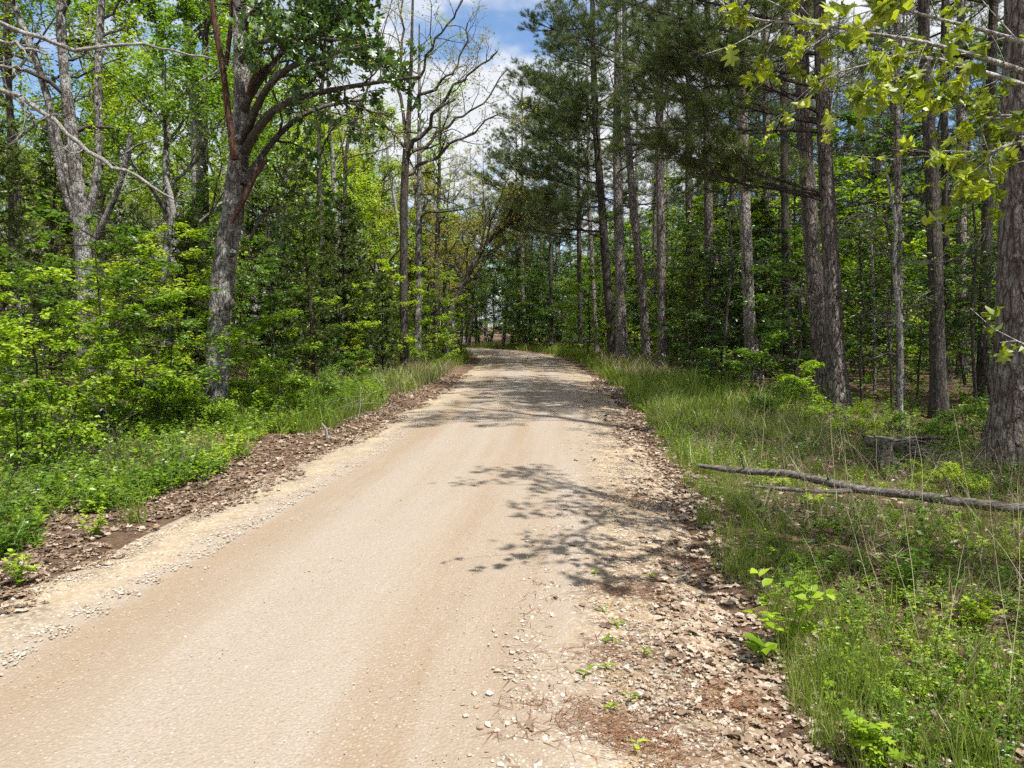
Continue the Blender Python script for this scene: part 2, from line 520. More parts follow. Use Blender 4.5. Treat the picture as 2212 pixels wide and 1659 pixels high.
def _floor(t):
    tcn = _n(t, 'ShaderNodeTexCoord')
    P = tcn.outputs['Object']
    n1 = _n(t, 'ShaderNodeTexNoise', i_Vector=P, i_Scale=.7, i_Detail=6.0, i_Roughness=.65).outputs['Fac']
    n2 = _n(t, 'ShaderNodeTexNoise', i_Vector=P, i_Scale=22.0, i_Detail=6.0, i_Roughness=.75).outputs['Fac']
    v = _n(t, 'ShaderNodeTexVoronoi', feature='F1', i_Vector=P, i_Scale=16.0)
    vc = _n(t, 'ShaderNodeSeparateColor', i_0=v.outputs['Color'])
    c = ramp(t, n2, [(.3, (.03, .02, .014)), (.5, (.12, .075, .047)), (.68, (.24, .165, .11))])
    c = mixc(t, math_(t, 'MULTIPLY', vc.outputs[0], .5), c, (.20, .13, .085))
    c = mixc(t, math_(t, 'MULTIPLY', math_(t, 'SUBTRACT', n1, .5), 2.2, clamp=True), c, (.22, .125, .07))
    return c, math_(t, 'ADD', n2, math_(t, 'MULTIPLY', v.outputs['Distance'], .6)), 1.0, .05


M['floor'] = solid_rough('forest_floor', _floor)


# ------------------------------------------------------------------ scene objects
def tag(o, label=None, cat=None, group=None, kind=None):
    if label:
        o['label'] = label
    if cat:
        o['category'] = cat
    if group:
        o['group'] = group
    if kind:
        o['kind'] = kind
    return o


def thing(name, label, cat, loc, group=None, rz=0.0, sc=1.0):
    o = bpy.data.objects.new(name, None)
    o.empty_display_size = .2
    o.location = loc
    o.rotation_euler = (0, 0, rz)
    o.scale = (sc, sc, sc) if np.isscalar(sc) else sc
    COL.objects.link(o)
    return tag(o, label, cat, group)


def part(name, mesh, parent=None, loc=(0, 0, 0), rot=(0, 0, 0), sc=1.0, mat=None):
    o = bpy.data.objects.new(name, mesh)
    o.location = loc
    o.rotation_euler = rot
    o.scale = (sc, sc, sc) if np.isscalar(sc) else sc
    o.parent = parent
    COL.objects.link(o)
    if mat is not None:
        o.material_slots[0].link = 'OBJECT'
        o.material_slots[0].material = mat
    return o


# ------------------------------------------------------------------ road line
RC = np.array([(-1.35, -8), (-1.22, -2), (-1.18, 2), (-1.12, 3.6), (-.88, 5.2), (-.58, 7.8), (-.42, 9.5), (.02, 15.5), (.25, 19), (.52, 27), (.56, 34), (.42, 38.5), (.0, 43.5), (-1.2, 49.5), (-3.6, 55), (-7.4, 60), (-12.5, 64.5), (-20, 69), (-30, 73), (-45, 77)])
RCL = resample(RC, 420)
RT = unit(np.gradient(RCL, axis=0))
RN = np.stack([RT[:, 1], -RT[:, 0]], 1)            # to the right of travel
RS = np.concatenate([[0], np.cumsum(np.linalg.norm(np.diff(RCL, axis=0), axis=1))])


def across(x, y):
    """signed metres from the road's centre line, + to the right"""
    x, y = np.atleast_1d(np.asarray(x, float)), np.atleast_1d(np.asarray(y, float))
    out = np.empty(len(x))
    for i in range(0, len(x), 20000):
        dx = x[i:i + 20000, None] - RCL[None, :, 0]
        dy = y[i:i + 20000, None] - RCL[None, :, 1]
        k = np.argmin(dx * dx + dy * dy, 1)
        r_ = np.arange(len(k))
        d = np.sqrt(dx[r_, k] ** 2 + dy[r_, k] ** 2)
        out[i:i + 20000] = d * np.sign(dx[r_, k] * RN[k, 0] + dy[r_, k] * RN[k, 1] + 1e-9)
    return out


def gz(x, y, u=None):
    x, y = np.atleast_1d(np.asarray(x, float)), np.atleast_1d(np.asarray(y, float))
    if u is None:
        u = across(x, y)
    au = np.abs(u)
    edge = np.where(u < 0, 1.95, 2.25) + (vnoise(x + 40, y + 40, 1.7) - .5) * .35
    k = np.clip((au - edge + .35) / .7, 0, 1)
    k = k * k * (3 - 2 * k)
    rough = (vnoise(x + 100, y + 100, .35) - .5) * .26 + (vnoise(x + 50, y + 50, 1.1) - .5) * .10 + (vnoise(x, y, 3.1) - .5) * .035
    out_ = np.clip((au - 2.2) / 3, 0, 1)
    return -.07 + k * (.06 + rough * (.25 + .75 * out_)) + np.clip((au - 12) / 60, 0, 1) * .8


def build_ground():
    def axis(lo, hi, a, b, step, far):
        c = np.arange(a, b + 1e-6, step)
        g = [c]
        d, p = step, b
        R_ = []
        while p < hi:
            d *= 1.35
            p += d
            R_.append(p)
        d, p = step, a
        L_ = []
        while p > lo:
            d *= 1.35
            p -= d
            L_.append(p)
        return np.concatenate([np.array(L_[::-1]), c, np.array(R_)])
    xs = axis(-700, 700, -11, 11, .22, 700)
    ys = axis(-300, 900, 1.5, 40, .26, 900)
    X, Y = np.meshgrid(xs, ys, indexing='ij')
    Z = gz(X.ravel(), Y.ravel())
    V = np.column_stack([X.ravel(), Y.ravel(), Z])
    ny = len(ys)
    i, j = np.meshgrid(np.arange(len(xs) - 1), np.arange(ny - 1), indexing='ij')
    q = np.stack([i * ny + j, (i + 1) * ny + j, (i + 1) * ny + j + 1, i * ny + j + 1], -1).reshape(-1, 4)
    mb = MB()
    mb.add(V, q)
    o = part('ground', mb.mesh('ground', [M['floor']]))
    tag(o, 'brown leaf-strewn forest floor on both sides of the road', None, None, 'structure')


def build_road():
    us = np.concatenate([[-2.5, -2.15], np.linspace(-1.9, 2.2, 42), [2.5, 2.8]])
    n = 700
    C = resample(RC, n)
    Tn = unit(np.gradient(C, axis=0))
    Nn = np.stack([Tn[:, 1], -Tn[:, 0]], 1)
    s = np.concatenate([[0], np.cumsum(np.linalg.norm(np.diff(C, axis=0), axis=1))])
    XY = C[:, None, :] + us[None, :, None] * Nn[:, None, :]
    x, y = XY[..., 0].ravel(), XY[..., 1].ravel()
    U = np.broadcast_to(us, (n, len(us))).ravel()
    al = np.repeat(s, len(us))
    z = .035 - .022 * U ** 2 * .5 + (vnoise(U * 3 + 9, al * .16, 1.0) - .5) * .022 + (vnoise(x + 7, y + 3, 2.3) - .5) * .012
    z -= .012 * np.exp(-((U + 1.05) / .22) ** 2) + .010 * np.exp(-((U - .45) / .25) ** 2)
    z -= .10 * np.clip((np.abs(U) - 2.0) / .8, 0, 1)
    V = np.column_stack([x, y, z])
    k = len(us)
    i, j = np.meshgrid(np.arange(n - 1), np.arange(k - 1), indexing='ij')
    q = np.stack([i * k + j, i * k + j + 1, (i + 1) * k + j + 1, (i + 1) * k + j], -1).reshape(-1, 4)
    mb = MB()
    mb.add(V, q)
    m = mb.mesh('road', [M['road']])
    for nm, d in (('across', U), ('along', al)):
        a = m.attributes.new(nm, 'FLOAT', 'POINT')
        a.data.foreach_set('value', d.astype(np.float32))
    o = part('road', m)
    tag(o, 'pale tan gravel road curving left into the trees', None, None, 'structure')


build_ground()
build_road()


def rz(x, y):
    """height of whatever lies on top at x, y"""
    x, y = np.atleast_1d(np.asarray(x, float)), np.atleast_1d(np.asarray(y, float))
    u = across(x, y)
    g = gz(x, y, u)
    r_ = .035 - .011 * u ** 2 - .10 * np.clip((np.abs(u) - 2.0) / .8, 0, 1)
    return np.where(np.abs(u) < 2.8, np.maximum(g, r_), g)


# ------------------------------------------------------------------ growth of limbs
def path(p, d, L, k, wob, up, rng):
    d = unit(d)
    P = [np.asarray(p, float)]
    st = L / (k - 1)
    for _ in range(k - 1):
        d = unit(d + rng.normal(size=3) * wob + np.array([0, 0, up]))
        P.append(P[-1] + d * st)
    return np.array(P)


def off(d, ang, rng, flat=0.0):
    """direction d turned by ang about a random axis; flat pulls it towards level"""
    d = unit(d)
    a = unit(np.cross(d, unit(rng.normal(size=3))))
    v = d * math.cos(ang) + a * math.sin(ang)
    v[2] *= (1 - flat)
    return unit(v)


def grow(T, twigs, p, d, L, r, lvl, spec, rng, mi=0):
    s = spec[lvl]
    P = path(p, d, L, s['k'], s['wob'], s.get('up', 0), rng)
    R = np.linspace(r, r * s.get('taper', .35), s['k'])
    T.add(P, R, s['sides'], rng.random(), mi)
    if lvl == len(spec) - 1:
        twigs.append(P)
        return
    n = s['n'] if np.isscalar(s['n']) else rng.integers(*s['n'])
    for i in range(n):
        t = s.get('start', .25) + (1 - s.get('start', .25)) * (i + rng.random() * .8) / n
        f = min(t, .999) * (s['k'] - 1)
        a = int(f)
        q = P[a] * (1 - (f - a)) + P[a + 1] * (f - a)
        dd = unit(P[a + 1] - P[a])
        nd = off(dd, math.radians(rng.normal(s['ang'], 12)), rng, s.get('flat', 0))
        grow(T, twigs, q, nd, L * s['lenf'] * (1.15 - .55 * t) * rng.uniform(.7, 1.25), max(r * (1 - .6 * t) * .55, .0025), lvl + 1, spec, rng, mi)
    twigs.append(P[-2:]) if s.get('tipleaf', True) else None


def leaf_twigs(mb, twigs, per, size, rng, tmpl, droop=.15, flat=.6, mi=0, spreadv=.5, jit=.05, cl=.0):
    """leaves along twigs, mostly level, each with its own size and tone"""
    A = np.array([t[0] for t in twigs])
    B = np.array([t[-1] for t in twigs])
    n = len(A) * per
    ix = np.repeat(np.arange(len(A)), per)
    t = rng.uniform(.1, 1.06, n)
    P = A[ix] + (B - A)[ix] * t[:, None] + rng.normal(size=(n, 3)) * jit
    d = unit((B - A)[ix])
    D = unit(d * .55 + rng.normal(size=(n, 3)) * .75 - np.array([0, 0, droop]))
    D[:, 2] *= (1 - flat)
    N = unit(np.array([0, 0, 1.0]) + rng.normal(size=(n, 3)) * .42)
    tone = rng.random(len(A))[ix] * .5 + rng.random(n) * .5
    tone = .5 + (tone - .5) * 2 * spreadv
    put(mb, tmpl, P, D, N, size * rng.uniform(.6, 1.25, n), tone, mi)


# ------------------------------------------------------------------ tree kinds, each made once: (trunk mesh, crown mesh)
PROTO = {}
DIA, OVA = T_diamond(), T_ovate()
LOBE = [T_lobed(0.0), T_lobed(.7), T_lobed(-.6)]


def proto_broad(key, seed, H, clear, R, leafsize, per, nl=15, bark='oak_bark', leaf='leaf_green', gnarl=.16, rt=.17, ang=55, jit=.09):
    rng = rs(seed)
    T, tw = Tubes(), []
    tr = path((0, 0, -.3), (rng.normal() * .04, rng.normal() * .04, 1), H * .86, 12, .045, .03, rng)
    T.add(tr, np.concatenate([[rt * 1.35, rt * 1.03], np.linspace(rt * .95, rt * .16, 10)]), 9, .5)
    spec = [dict(k=6, wob=gnarl, up=.06, n=(6, 9), ang=48, lenf=.5, sides=5, start=.22),
            dict(k=5, wob=gnarl, up=.03, n=(5, 8), ang=48, lenf=.5, sides=4, start=.2),
            dict(k=3, wob=.2, up=.0, sides=3, n=0, ang=0, lenf=0)]
    for i in range(nl):
        t = (i + rng.random() * .7) / nl
        z = clear + (H * .86 - clear) * t
        f = min(max(z + .3, 0) / (H * .86), .995) * 11
        a = int(f)
        q = tr[a] + (tr[a + 1] - tr[a]) * (f - a)
        az = i * 2.4 + rng.normal() * .4
        tilt = math.radians(rng.normal(ang - 28 * t, 9))
        d = np.array([math.cos(az) * math.sin(tilt), math.sin(az) * math.sin(tilt), math.cos(tilt)])
        L = R * (1.0 - .62 * t) * rng.uniform(.75, 1.2)
        grow(T, tw, q, d, L, rt * (.42 - .25 * t), 0, spec, rng)
    mb = MB()
    T.into(mb, .06, seed)
    lm = MB()
    leaf_twigs(lm, tw, per, leafsize, rng, DIA, jit=jit)
    PROTO[key] = (mb.mesh(key + '_trunk', [M[bark]]), lm.mesh(key + '_crown', [M[leaf]], False))


proto_broad('oak_a', 11, 15, 4.2, 4.6, .135, 19, 15, leaf='leaf_green')
proto_broad('oak_b', 12, 17, 5.5, 4.4, .135, 18, 15, bark='oak_bark_pale', leaf='leaf_fresh')
proto_broad('oak_c', 13, 12, 2.6, 3.9, .12, 19, 15, leaf='leaf_fresh')
proto_broad('sparse_a', 14, 14, 4.5, 5.2, .075, 8, 13, bark='oak_bark', leaf='leaf_lime', gnarl=.30, rt=.15, ang=62)
proto_broad('sparse_b', 15, 12, 3.2, 4.8, .07, 7, 13, bark='dark_bark', leaf='leaf_yellow', gnarl=.32, rt=.13, ang=66)


def proto_under(key, seed, H, R, leafsize, per, n=22, leaf='leaf_fresh', low=.12, stems=1):
    """understorey tree: thin stems with level sprays of leaves"""
    rng = rs(seed)
    T, tw = Tubes(), []
    spec = [dict(k=5, wob=.10, up=-.01, n=(7, 10), ang=45, lenf=.48, sides=4, start=.15, flat=.75),
            dict(k=4, wob=.12, up=-.02, n=(3, 5), ang=40, lenf=.5, sides=3, start=.3, flat=.8),
            dict(k=2, wob=.1, sides=3, n=0, ang=0, lenf=0)]
    for sidx in range(stems):
        tr = path((rng.normal() * .08 * (stems > 1), rng.normal() * .08 * (stems > 1), -.1), (rng.normal() * (.07 + .12 * (stems > 1)), rng.normal() * (.07 + .12 * (stems > 1)), 1), H * rng.uniform(.85, 1), 9, .08, .04, rng)
        r0 = H * .009
        T.add(tr, np.linspace(r0, r0 * .2, 9), 6, .5)
        m = n // stems
        for i in range(m):
            t = low + (1 - low) * (i + rng.random()) / m
            f = min(t, .99) * 8
            a = int(f)
            q = tr[a] + (tr[a + 1] - tr[a]) * (f - a)
            az = i * 2.4 + rng.normal() * .5
            L = R * (1.05 - .75 * abs(t - .35)) * rng.uniform(.6, 1.15)
            grow(T, tw, q, (math.cos(az), math.sin(az), rng.uniform(.05, .40)), L, r0 * .38, 0, spec, rng)
    mb, lm = MB(), MB()
    T.into(mb, .04, seed)
    leaf_twigs(lm, tw, per, leafsize, rng, DIA, droop=.2, flat=.75, jit=.035)
    PROTO[key] = (mb.mesh(key + '_stem', [M['dark_bark']]), lm.mesh(key + '_crown', [M[leaf]], False))


proto_under('under_a', 21, 5.2, 2.1, .135, 5, 20)
proto_under('under_b', 22, 6.4, 2.0, .13, 5, 22)
proto_under('under_c', 23, 3.6, 1.6, .12, 5, 18, stems=2)
proto_under('shrub_a', 24, 1.7, .85, .095, 4, 18, low=.05, stems=4)
proto_under('shrub_b', 25, 1.2, .75, .06, 5, 20, low=.05, stems=5)


def proto_cedar(key, seed, H, R):
    rng = rs(seed)
    T = Tubes()
    tr = path((0, 0, -.1), (0, 0, 1), H, 10, .02, .05, rng)
    T.add(tr, np.linspace(H * .012, .01, 10), 7, .5)
    lm = MB()
    nd = (np.array([[-.5, 0, 0], [.5, 0, 0], [.25, .7, .0], [0, 1, 0], [-.25, .7, 0]]), np.array([[0, 1, 2], [0, 2, 4], [4, 2, 3]]))
    for i in range(74):
        t = .10 + .9 * (i + rng.random()) / 74
        f = min(t, .985) * 9
        a = int(f)
        q = tr[a] + (tr[a + 1] - tr[a]) * (f - a)
        az = i * 2.4 + rng.normal() * .4
        L = R * (1 - t) ** .8 * rng.uniform(.7, 1.2) + .18
        if t < .3:
            L *= .75
        P = path(q, (math.cos(az), math.sin(az), .35 - .2 * t), L, 6, .10, .03, rng)
        T.add(P, np.linspace(.016, .004, 6), 3, .5)
        ns = int(12 + 22 * L)
        tt = rng.uniform(.18, 1.0, ns)
        ff = tt * 4.99
        ii = ff.astype(int)
        Q = P[ii] + (P[ii + 1] - P[ii]) * (ff - ii)[:, None]
        D = unit(np.cross(unit(P[-1] - P[0]), [0, 0, 1]) * rng.choice([-1, 1], ns)[:, None] * .8 + unit(P[-1] - P[0]) * .7 + rng.normal(size=(ns, 3)) * .45)
        sl2 = rng.uniform(.14, .34, ns) * (1.1 - .5 * tt)
        # each spray is a short plume of scale-leaf shoots
        for b in range(7):
            st = rng.uniform(0, .8, ns)[:, None]
            PP = Q + D * sl2[:, None] * st
            DD = unit(D + rng.normal(size=(ns, 3)) * .55)
            put(lm, nd, PP, DD, rng.normal(size=(ns, 3)), rng.uniform(.055, .13, ns), rng.random(ns), 0, .30)
    mb = MB()
    T.into(mb, .05, seed)
    PROTO[key] = (mb.mesh(key + '_trunk', [M['cedar_bark']]), lm.mesh(key + '_crown', [M['cedar']], False))


proto_cedar('cedar_a', 31, 7.0, 1.6)
proto_cedar('cedar_b', 32, 4.6, 1.25)

NEEDLE = (np.array([[-.5, 0, 0], [.5, 0, 0], [0, 1, 0]]), np.array([[0, 1, 2]]))


def pine_bough(seed, L, nn, wid, dead=False):
    """bough along +X: wood in slot 0, needles in slot 1"""
    rng = rs(seed)
    T = Tubes()
    P = path((0, 0, 0), (1, 0, rng.uniform(-.12, .16)), L, 8, .10, .015, rng)
    T.add(P, np.linspace(.034, .008, 8) * L / 3, 5, .5)
    tips = []
    ns = 17
    for i in range(ns):
        t = .20 + .8 * (i + rng.random() * .6) / ns
        f = min(t, .99) * 7
        a = int(f)
        q = P[a] + (P[a + 1] - P[a]) * (f - a)
        d0 = unit(P[a + 1] - P[a])
        sd = 1 if i % 2 else -1
        ang = math.radians(rng.normal(52, 10))
        lat = unit(np.cross([0, 0, 1], d0)) * sd
        d = unit(d0 * math.cos(ang) + lat * math.sin(ang) + np.array([0, 0, rng.normal(.12, .15)]))
        l1 = L * .40 * (1.15 - .8 * t) * rng.uniform(.7, 1.25) + .15
        Q = path(q, d, l1, 5, .10, .05, rng)
        T.add(Q, np.linspace(.012, .004, 5), 3, .5)
        if dead:
            continue
        tips.append((Q[-2], Q[-1]))
        for k in range(5):
            tt = rng.uniform(.35, .95) * 3.99
            ii = int(tt)
            qq = Q[ii] + (Q[ii + 1] - Q[ii]) * (tt - ii)
            d2 = off(unit(Q[ii + 1] - Q[ii]), math.radians(rng.uniform(30, 60)), rng)
            d2[2] = abs(d2[2]) * .6 + .08
            q2 = qq + unit(d2) * rng.uniform(.14, .32)
            T.add(np.array([qq, q2]), np.array([.005, .003]), 3, .5)
            tips.append((qq, q2))
    tips.append((P[-2], P[-1]))
    mb = MB()
    T.into(mb, .05, seed)
    if not dead:
        A = np.array([a for a, b in tips])
        B = np.array([b for a, b in tips])
        n = len(A) * nn
        ix = np.repeat(np.arange(len(A)), nn)
        t = rng.uniform(.35, 1.02, n)
        PP = A[ix] + (B - A)[ix] * t[:, None]
        ax = unit((B - A)[ix])
        D = unit(ax * rng.uniform(.35, 1.3, n)[:, None] + unit(rng.normal(size=(n, 3))) * .85 + np.array([0, 0, .10]))
        tone = rng.random(len(A))[ix] * .55 + rng.random(n) * .45
        put(mb, NEEDLE, PP, D, rng.normal(size=(n, 3)), rng.uniform(.11, .19, n), tone, 1, wid)
    return mb


BOUGH = [pine_bough(41 + i, 3.0, 64, .040).mesh('pine_bough', [M['dark_bark'], M['needle']], False) for i in range(5)]
FARB = [chunks_of(pine_bough(51 + i, 2.8, 13, .085)) for i in range(3)]
DEADB = [pine_bough(61 + i, 1.5, 0, .03, True).mesh('dead_bough', [M['twig']], False) for i in range(3)]


def rot_chunks(ch, yaw, pitch, sc, pos):
    c, s = math.cos(pitch), math.sin(pitch)
    Ry = np.array([[c, 0, -s], [0, 1, 0], [s, 0, c]])
    c, s = math.cos(yaw), math.sin(yaw)
    R = np.array([[c, -s, 0], [s, c, 0], [0, 0, 1]]) @ Ry
    return [(V @ R.T * sc + pos, Fc, va, mi) for V, Fc, va, mi in ch]


def proto_pine(key, seed, H, clear, nb=34, rt=.17, bark='pine_bark'):
    rng = rs(seed)
    T = Tubes()
    tr = path((0, 0, -.3), (rng.normal() * .02, rng.normal() * .02, 1), H, 14, .012, .02, rng)
    T.add(tr, np.concatenate([[rt * 1.25, rt], np.linspace(rt * .98, rt * .14, 12)]), 10, .5)
    lm = MB()
    for i in range(nb):
        t = (i + rng.random()) / nb
        z = clear + (H - clear - .6) * t
        f = z / H * 13
        a = int(f)
        q = tr[a] + (tr[min(a + 1, 13)] - tr[a]) * (f - a)
        for V, Fc, va, mi in rot_chunks(FARB[i % 3], i * 2.4 + rng.normal() * .4, rng.normal(.05 + .5 * t, .12), (1.0 - .55 * t) * rng.uniform(.7, 1.2), q):
            lm.add(V, Fc, va, mi)
    for i in range(10):                     # dead stubs below the crown
        z = rng.uniform(2.5, clear)
        f = z / H * 13
        a = int(f)
        q = tr[a] + (tr[a + 1] - tr[a]) * (f - a)
        az = rng.uniform(0, 6.28)
        T.add(path(q, (math.cos(az), math.sin(az), rng.uniform(-.2, .3)), rng.uniform(.3, 1.3), 4, .12, 0, rng), np.linspace(.016, .004, 4), 3, .5)
    mb = MB()
    T.into(mb, .035, seed)
    PROTO[key] = (mb.mesh(key + '_trunk', [M[bark]]), lm.mesh(key + '_crown', [M['dark_bark'], M['needle']], False))


proto_pine('pine_a', 71, 21, 9.0, 30)
proto_pine('pine_b', 72, 23, 11.0, 28, .19, 'pine_bark_pale')
proto_pine('pine_c', 73, 18, 6.5, 32, .13)


def place(key, name, label, cat, x, y, group=None, sc=1.0, rz_=None, leaf=None, bark=None, parts=('trunk', 'crown'), dz=0.0, rng=rs(5)):
    z = float(gz(x, y)[0])
    t = thing(name, label, cat, (x, y, z - .02 + dz), group, rng.uniform(0, 6.28) if rz_ is None else rz_, sc)
    a, b = PROTO[key]
    part(parts[0], a, t, mat=bark)
    part(parts[1], b, t, mat=leaf)
    return t


# ------------------------------------------------------------------ trees built one by one
def pixtube(T, pts, Y, mi=0, sides=10, n=14, dY=None, rng=None, rough=0):
    """pts: (vx, vy, width) measured on the trunk; Y its distance. Returns 3D path and radii"""
    Ys = np.broadcast_to(Y, (len(pts),)) if dY is None else Y + np.asarray(dY)
    P = np.array([at(a, b, yy) for (a, b, _), yy in zip(pts, Ys)])
    R = np.array([wd / 2 * yy / F for (_, _, wd), yy in zip(pts, Ys)])
    Q = resample(np.column_stack([P, R]), n)
    T.add(Q[:, :3], Q[:, 3], sides, .5, mi)
    return Q[:, :3], Q[:, 3]


def unique_tree(name, label, cat, base, group=None):
    return thing(name, label, cat, tuple(base), group)


def finish(T, root, nm, mats, rough=.05, seed=2):
    mb = MB()
    T.into(mb, rough, seed)
    b = np.array(root.location)
    for i in range(len(mb.V)):
        mb.V[i] = (mb.V[i] - b).astype(np.float32)
    return part(nm, mb.mesh(root.name + '_' + nm, mats), root)


def shift_finish(mb, root, nm, mats, smooth=False):
    b = np.array(root.location)
    for i in range(len(mb.V)):
        mb.V[i] = (mb.V[i] - b).astype(np.float32)
    return part(nm, mb.mesh(root.name + '_' + nm, mats, smooth), root)


BARE = [dict(k=7, wob=.26, up=.05, n=(5, 8), ang=46, lenf=.52, sides=5, start=.2, taper=.3),
        dict(k=6, wob=.30, up=.04, n=(4, 7), ang=48, lenf=.55, sides=4, start=.2, taper=.35),
        dict(k=4, wob=.34, up=.02, n=(2, 4), ang=45, lenf=.55, sides=3, start=.3, taper=.4),
        dict(k=3, wob=.3, up=.0, sides=3, n=0, ang=0, lenf=0)]


def side_limbs(T, tw, P, R, n, Lr, spec, rng, lvl=0, start=.2, ang=55, mi=0):
    k = len(P)
    for i in range(n):
        t = start + (1 - start) * (i + rng.random() * .8) / n
        f = min(t, .99) * (k - 1)
        a = int(f)
        q = P[a] + (P[a + 1] - P[a]) * (f - a)
        d = off(P[a + 1] - P[a], math.radians(rng.normal(ang, 12)), rng)
        grow(T, tw, q, d, rng.uniform(*Lr) * (1.1 - .5 * t), max(R[a] * .45, .008), lvl, spec, rng, mi)


def left_oak():
    rng = rs(101)
    Y = 12.9
    b = gp(462, 925)
    b[1] = Y
    root = unique_tree('oak_tree', 'big leaning oak with lichen-grey bark on the left verge, its limbs arching over the road', 'tree', (at(462, 925, Y)[0], Y, 0))
    T = Tubes()
    P, R = pixtube(T, [(458, 945, 72), (461, 905, 58), (467, 830, 50), (470, 750, 47), (476, 660, 47), (484, 580, 46), (497, 490, 46), (508, 420, 43), (518, 335, 40), (524, 260, 36), (523, 180, 33), (521, 100, 31), (520, 0, 29), (515, -140, 26), (505, -330, 20), (500, -520, 13)], Y, sides=16, n=46, dY=np.linspace(0, .6, 16))
    finish(T, root, 'trunk', [M['oak_bark']], .045, 3)
    mb = MB()                                            # swollen knots on the trunk
    for (vx, vy, w_) in ((497, 655, 20), (503, 545, 16), (478, 735, 16), (520, 300, 18)):
        c = at(vx, vy, Y - .05)
        T2 = Tubes()
        d = np.array([.5, -.6, .15])
        r_ = w_ / 2 * Y / F
        T2.add(np.array([c - d * r_ * 1.2, c, c + d * r_ * .8, c + d * r_ * 1.1]), [r_ * 1.2, r_ * 1.15, r_ * .75, r_ * .3], 9)
        T2.into(mb, .08, vy)
    shift_finish(mb, root, 'knot', [M['oak_bark']], True)
    # dead rust-red limbs, broken off
    for i, pts in enumerate([[(508, 345, 17), (498, 300, 15), (492, 230, 14), (485, 160, 13), (470, 90, 12), (458, 20, 11), (450, -60, 9), (440, -150, 5)],
                             [(488, 140, 11), (497, 85, 9), (500, 30, 8), (497, -50, 5)],
                             [(500, 480, 9), (515, 455, 11), (532, 420, 12), (552, 375, 11), (578, 345, 8)],
                             [(536, 205, 12), (545, 175, 12), (560, 155, 11), (578, 138, 6)]]):
        T = Tubes()
        pixtube(T, pts, Y - .25, sides=7, n=12, dY=-.02 * np.arange(len(pts)))
        mbd = MB()
        T.into(mbd, .10, i)
        shift_finish(mbd, root, 'dead_limb', [M['dead_red']], True)
    # living limbs
    limbs = [([(528, 330, 22), (548, 285, 19), (575, 245, 16), (620, 215, 14), (690, 200, 12), (760, 185, 10), (840, 175, 8), (910, 165, 5)], -.25),
             ([(526, 300, 20), (545, 250, 17), (570, 190, 15), (610, 150, 13), (670, 125, 11), (740, 110, 9), (800, 100, 6)], -.35),
             ([(524, 240, 18), (545, 195, 14), (580, 150, 12), (620, 95, 10), (690, 60, 8), (760, 30, 5)], -.1),
             ([(526, 400, 18), (560, 345, 15), (600, 290, 12), (650, 245, 10), (710, 225, 8), (790, 215, 5)], .25),
             ([(522, 130, 16), (560, 90, 12), (600, 80, 10), (680, 84, 8), (760, 88, 5)], -.5),
             ([(520, 60, 15), (560, 10, 12), (620, -30, 9), (700, -60, 5)], -.2),
             ([(515, 20, 13), (480, -60, 10), (430, -130, 6)], .2),
             ([(540, 520, 8), (560, 470, 7), (590, 450, 5), (640, 440, 3)], .1)]
    tw = []
    for i, (pts, sy) in enumerate(limbs):
        T = Tubes()
        Pl, Rl = pixtube(T, pts, Y, sides=7, n=12, dY=sy * np.arange(len(pts)))
        t2 = []
        side_limbs(T, t2, Pl, Rl, 9 if i < 6 else 5, (.7, 1.9), BARE[1:], rng, start=.3)
        mbl = MB()
        T.into(mbl, .07, 30 + i)
        shift_finish(mbl, root, 'limb', [M['twig']], True)
        tw += t2
    # dark lobed leaves in hanging bunches on the outer limbs
    lm = MB()
    A = np.array([t[-1] for t in tw])
    vx = CX + A[:, 0] / A[:, 1] * F
    vy = 705 - (A[:, 2] - CAMH) / A[:, 1] * F
    keep = [i for i in range(len(A)) if rng.random() < (.45 if (vy[i] < 150 and 540 < vx[i] < 930) else .10)]
    for i in keep:
        n = 7
        Pp = A[i] + rng.normal(size=(n, 3)) * .07
        D = unit(rng.normal(size=(n, 3)) * .7 - np.array([0, 0, .75]))
        put(lm, LOBE[rng.integers(3)], Pp, D, rng.normal(size=(n, 3)) + [0, -.5, .6], rng.uniform(.10, .17, n), rng.random(n), 0)
    # a creeper on the upper trunk
    for f in rng.uniform(30, 44, 330):
        a = int(f)
        if a + 1 >= len(P):
            continue
        q = P[a] + (P[a + 1] - P[a]) * (f - a)
        az = rng.uniform(0, 6.28)
        o_ = np.array([math.cos(az), math.sin(az), 0])
        put(lm, OVA, [q + o_ * (R[a] + rng.uniform(.01, .12))], [o_ * .5 + rng.normal(size=3) * .4 - np.array([0, 0, .5])], [o_], rng.uniform(.07, .11), rng.random(), 0)
    leaf_twigs(lm, [t for t in tw if rng.random() < .25], 2, .045, rng, DIA, mi=1)
    shift_finish(lm, root, 'crown', [M['leaf_dark'], M['leaf_yellow']])


left_oak()


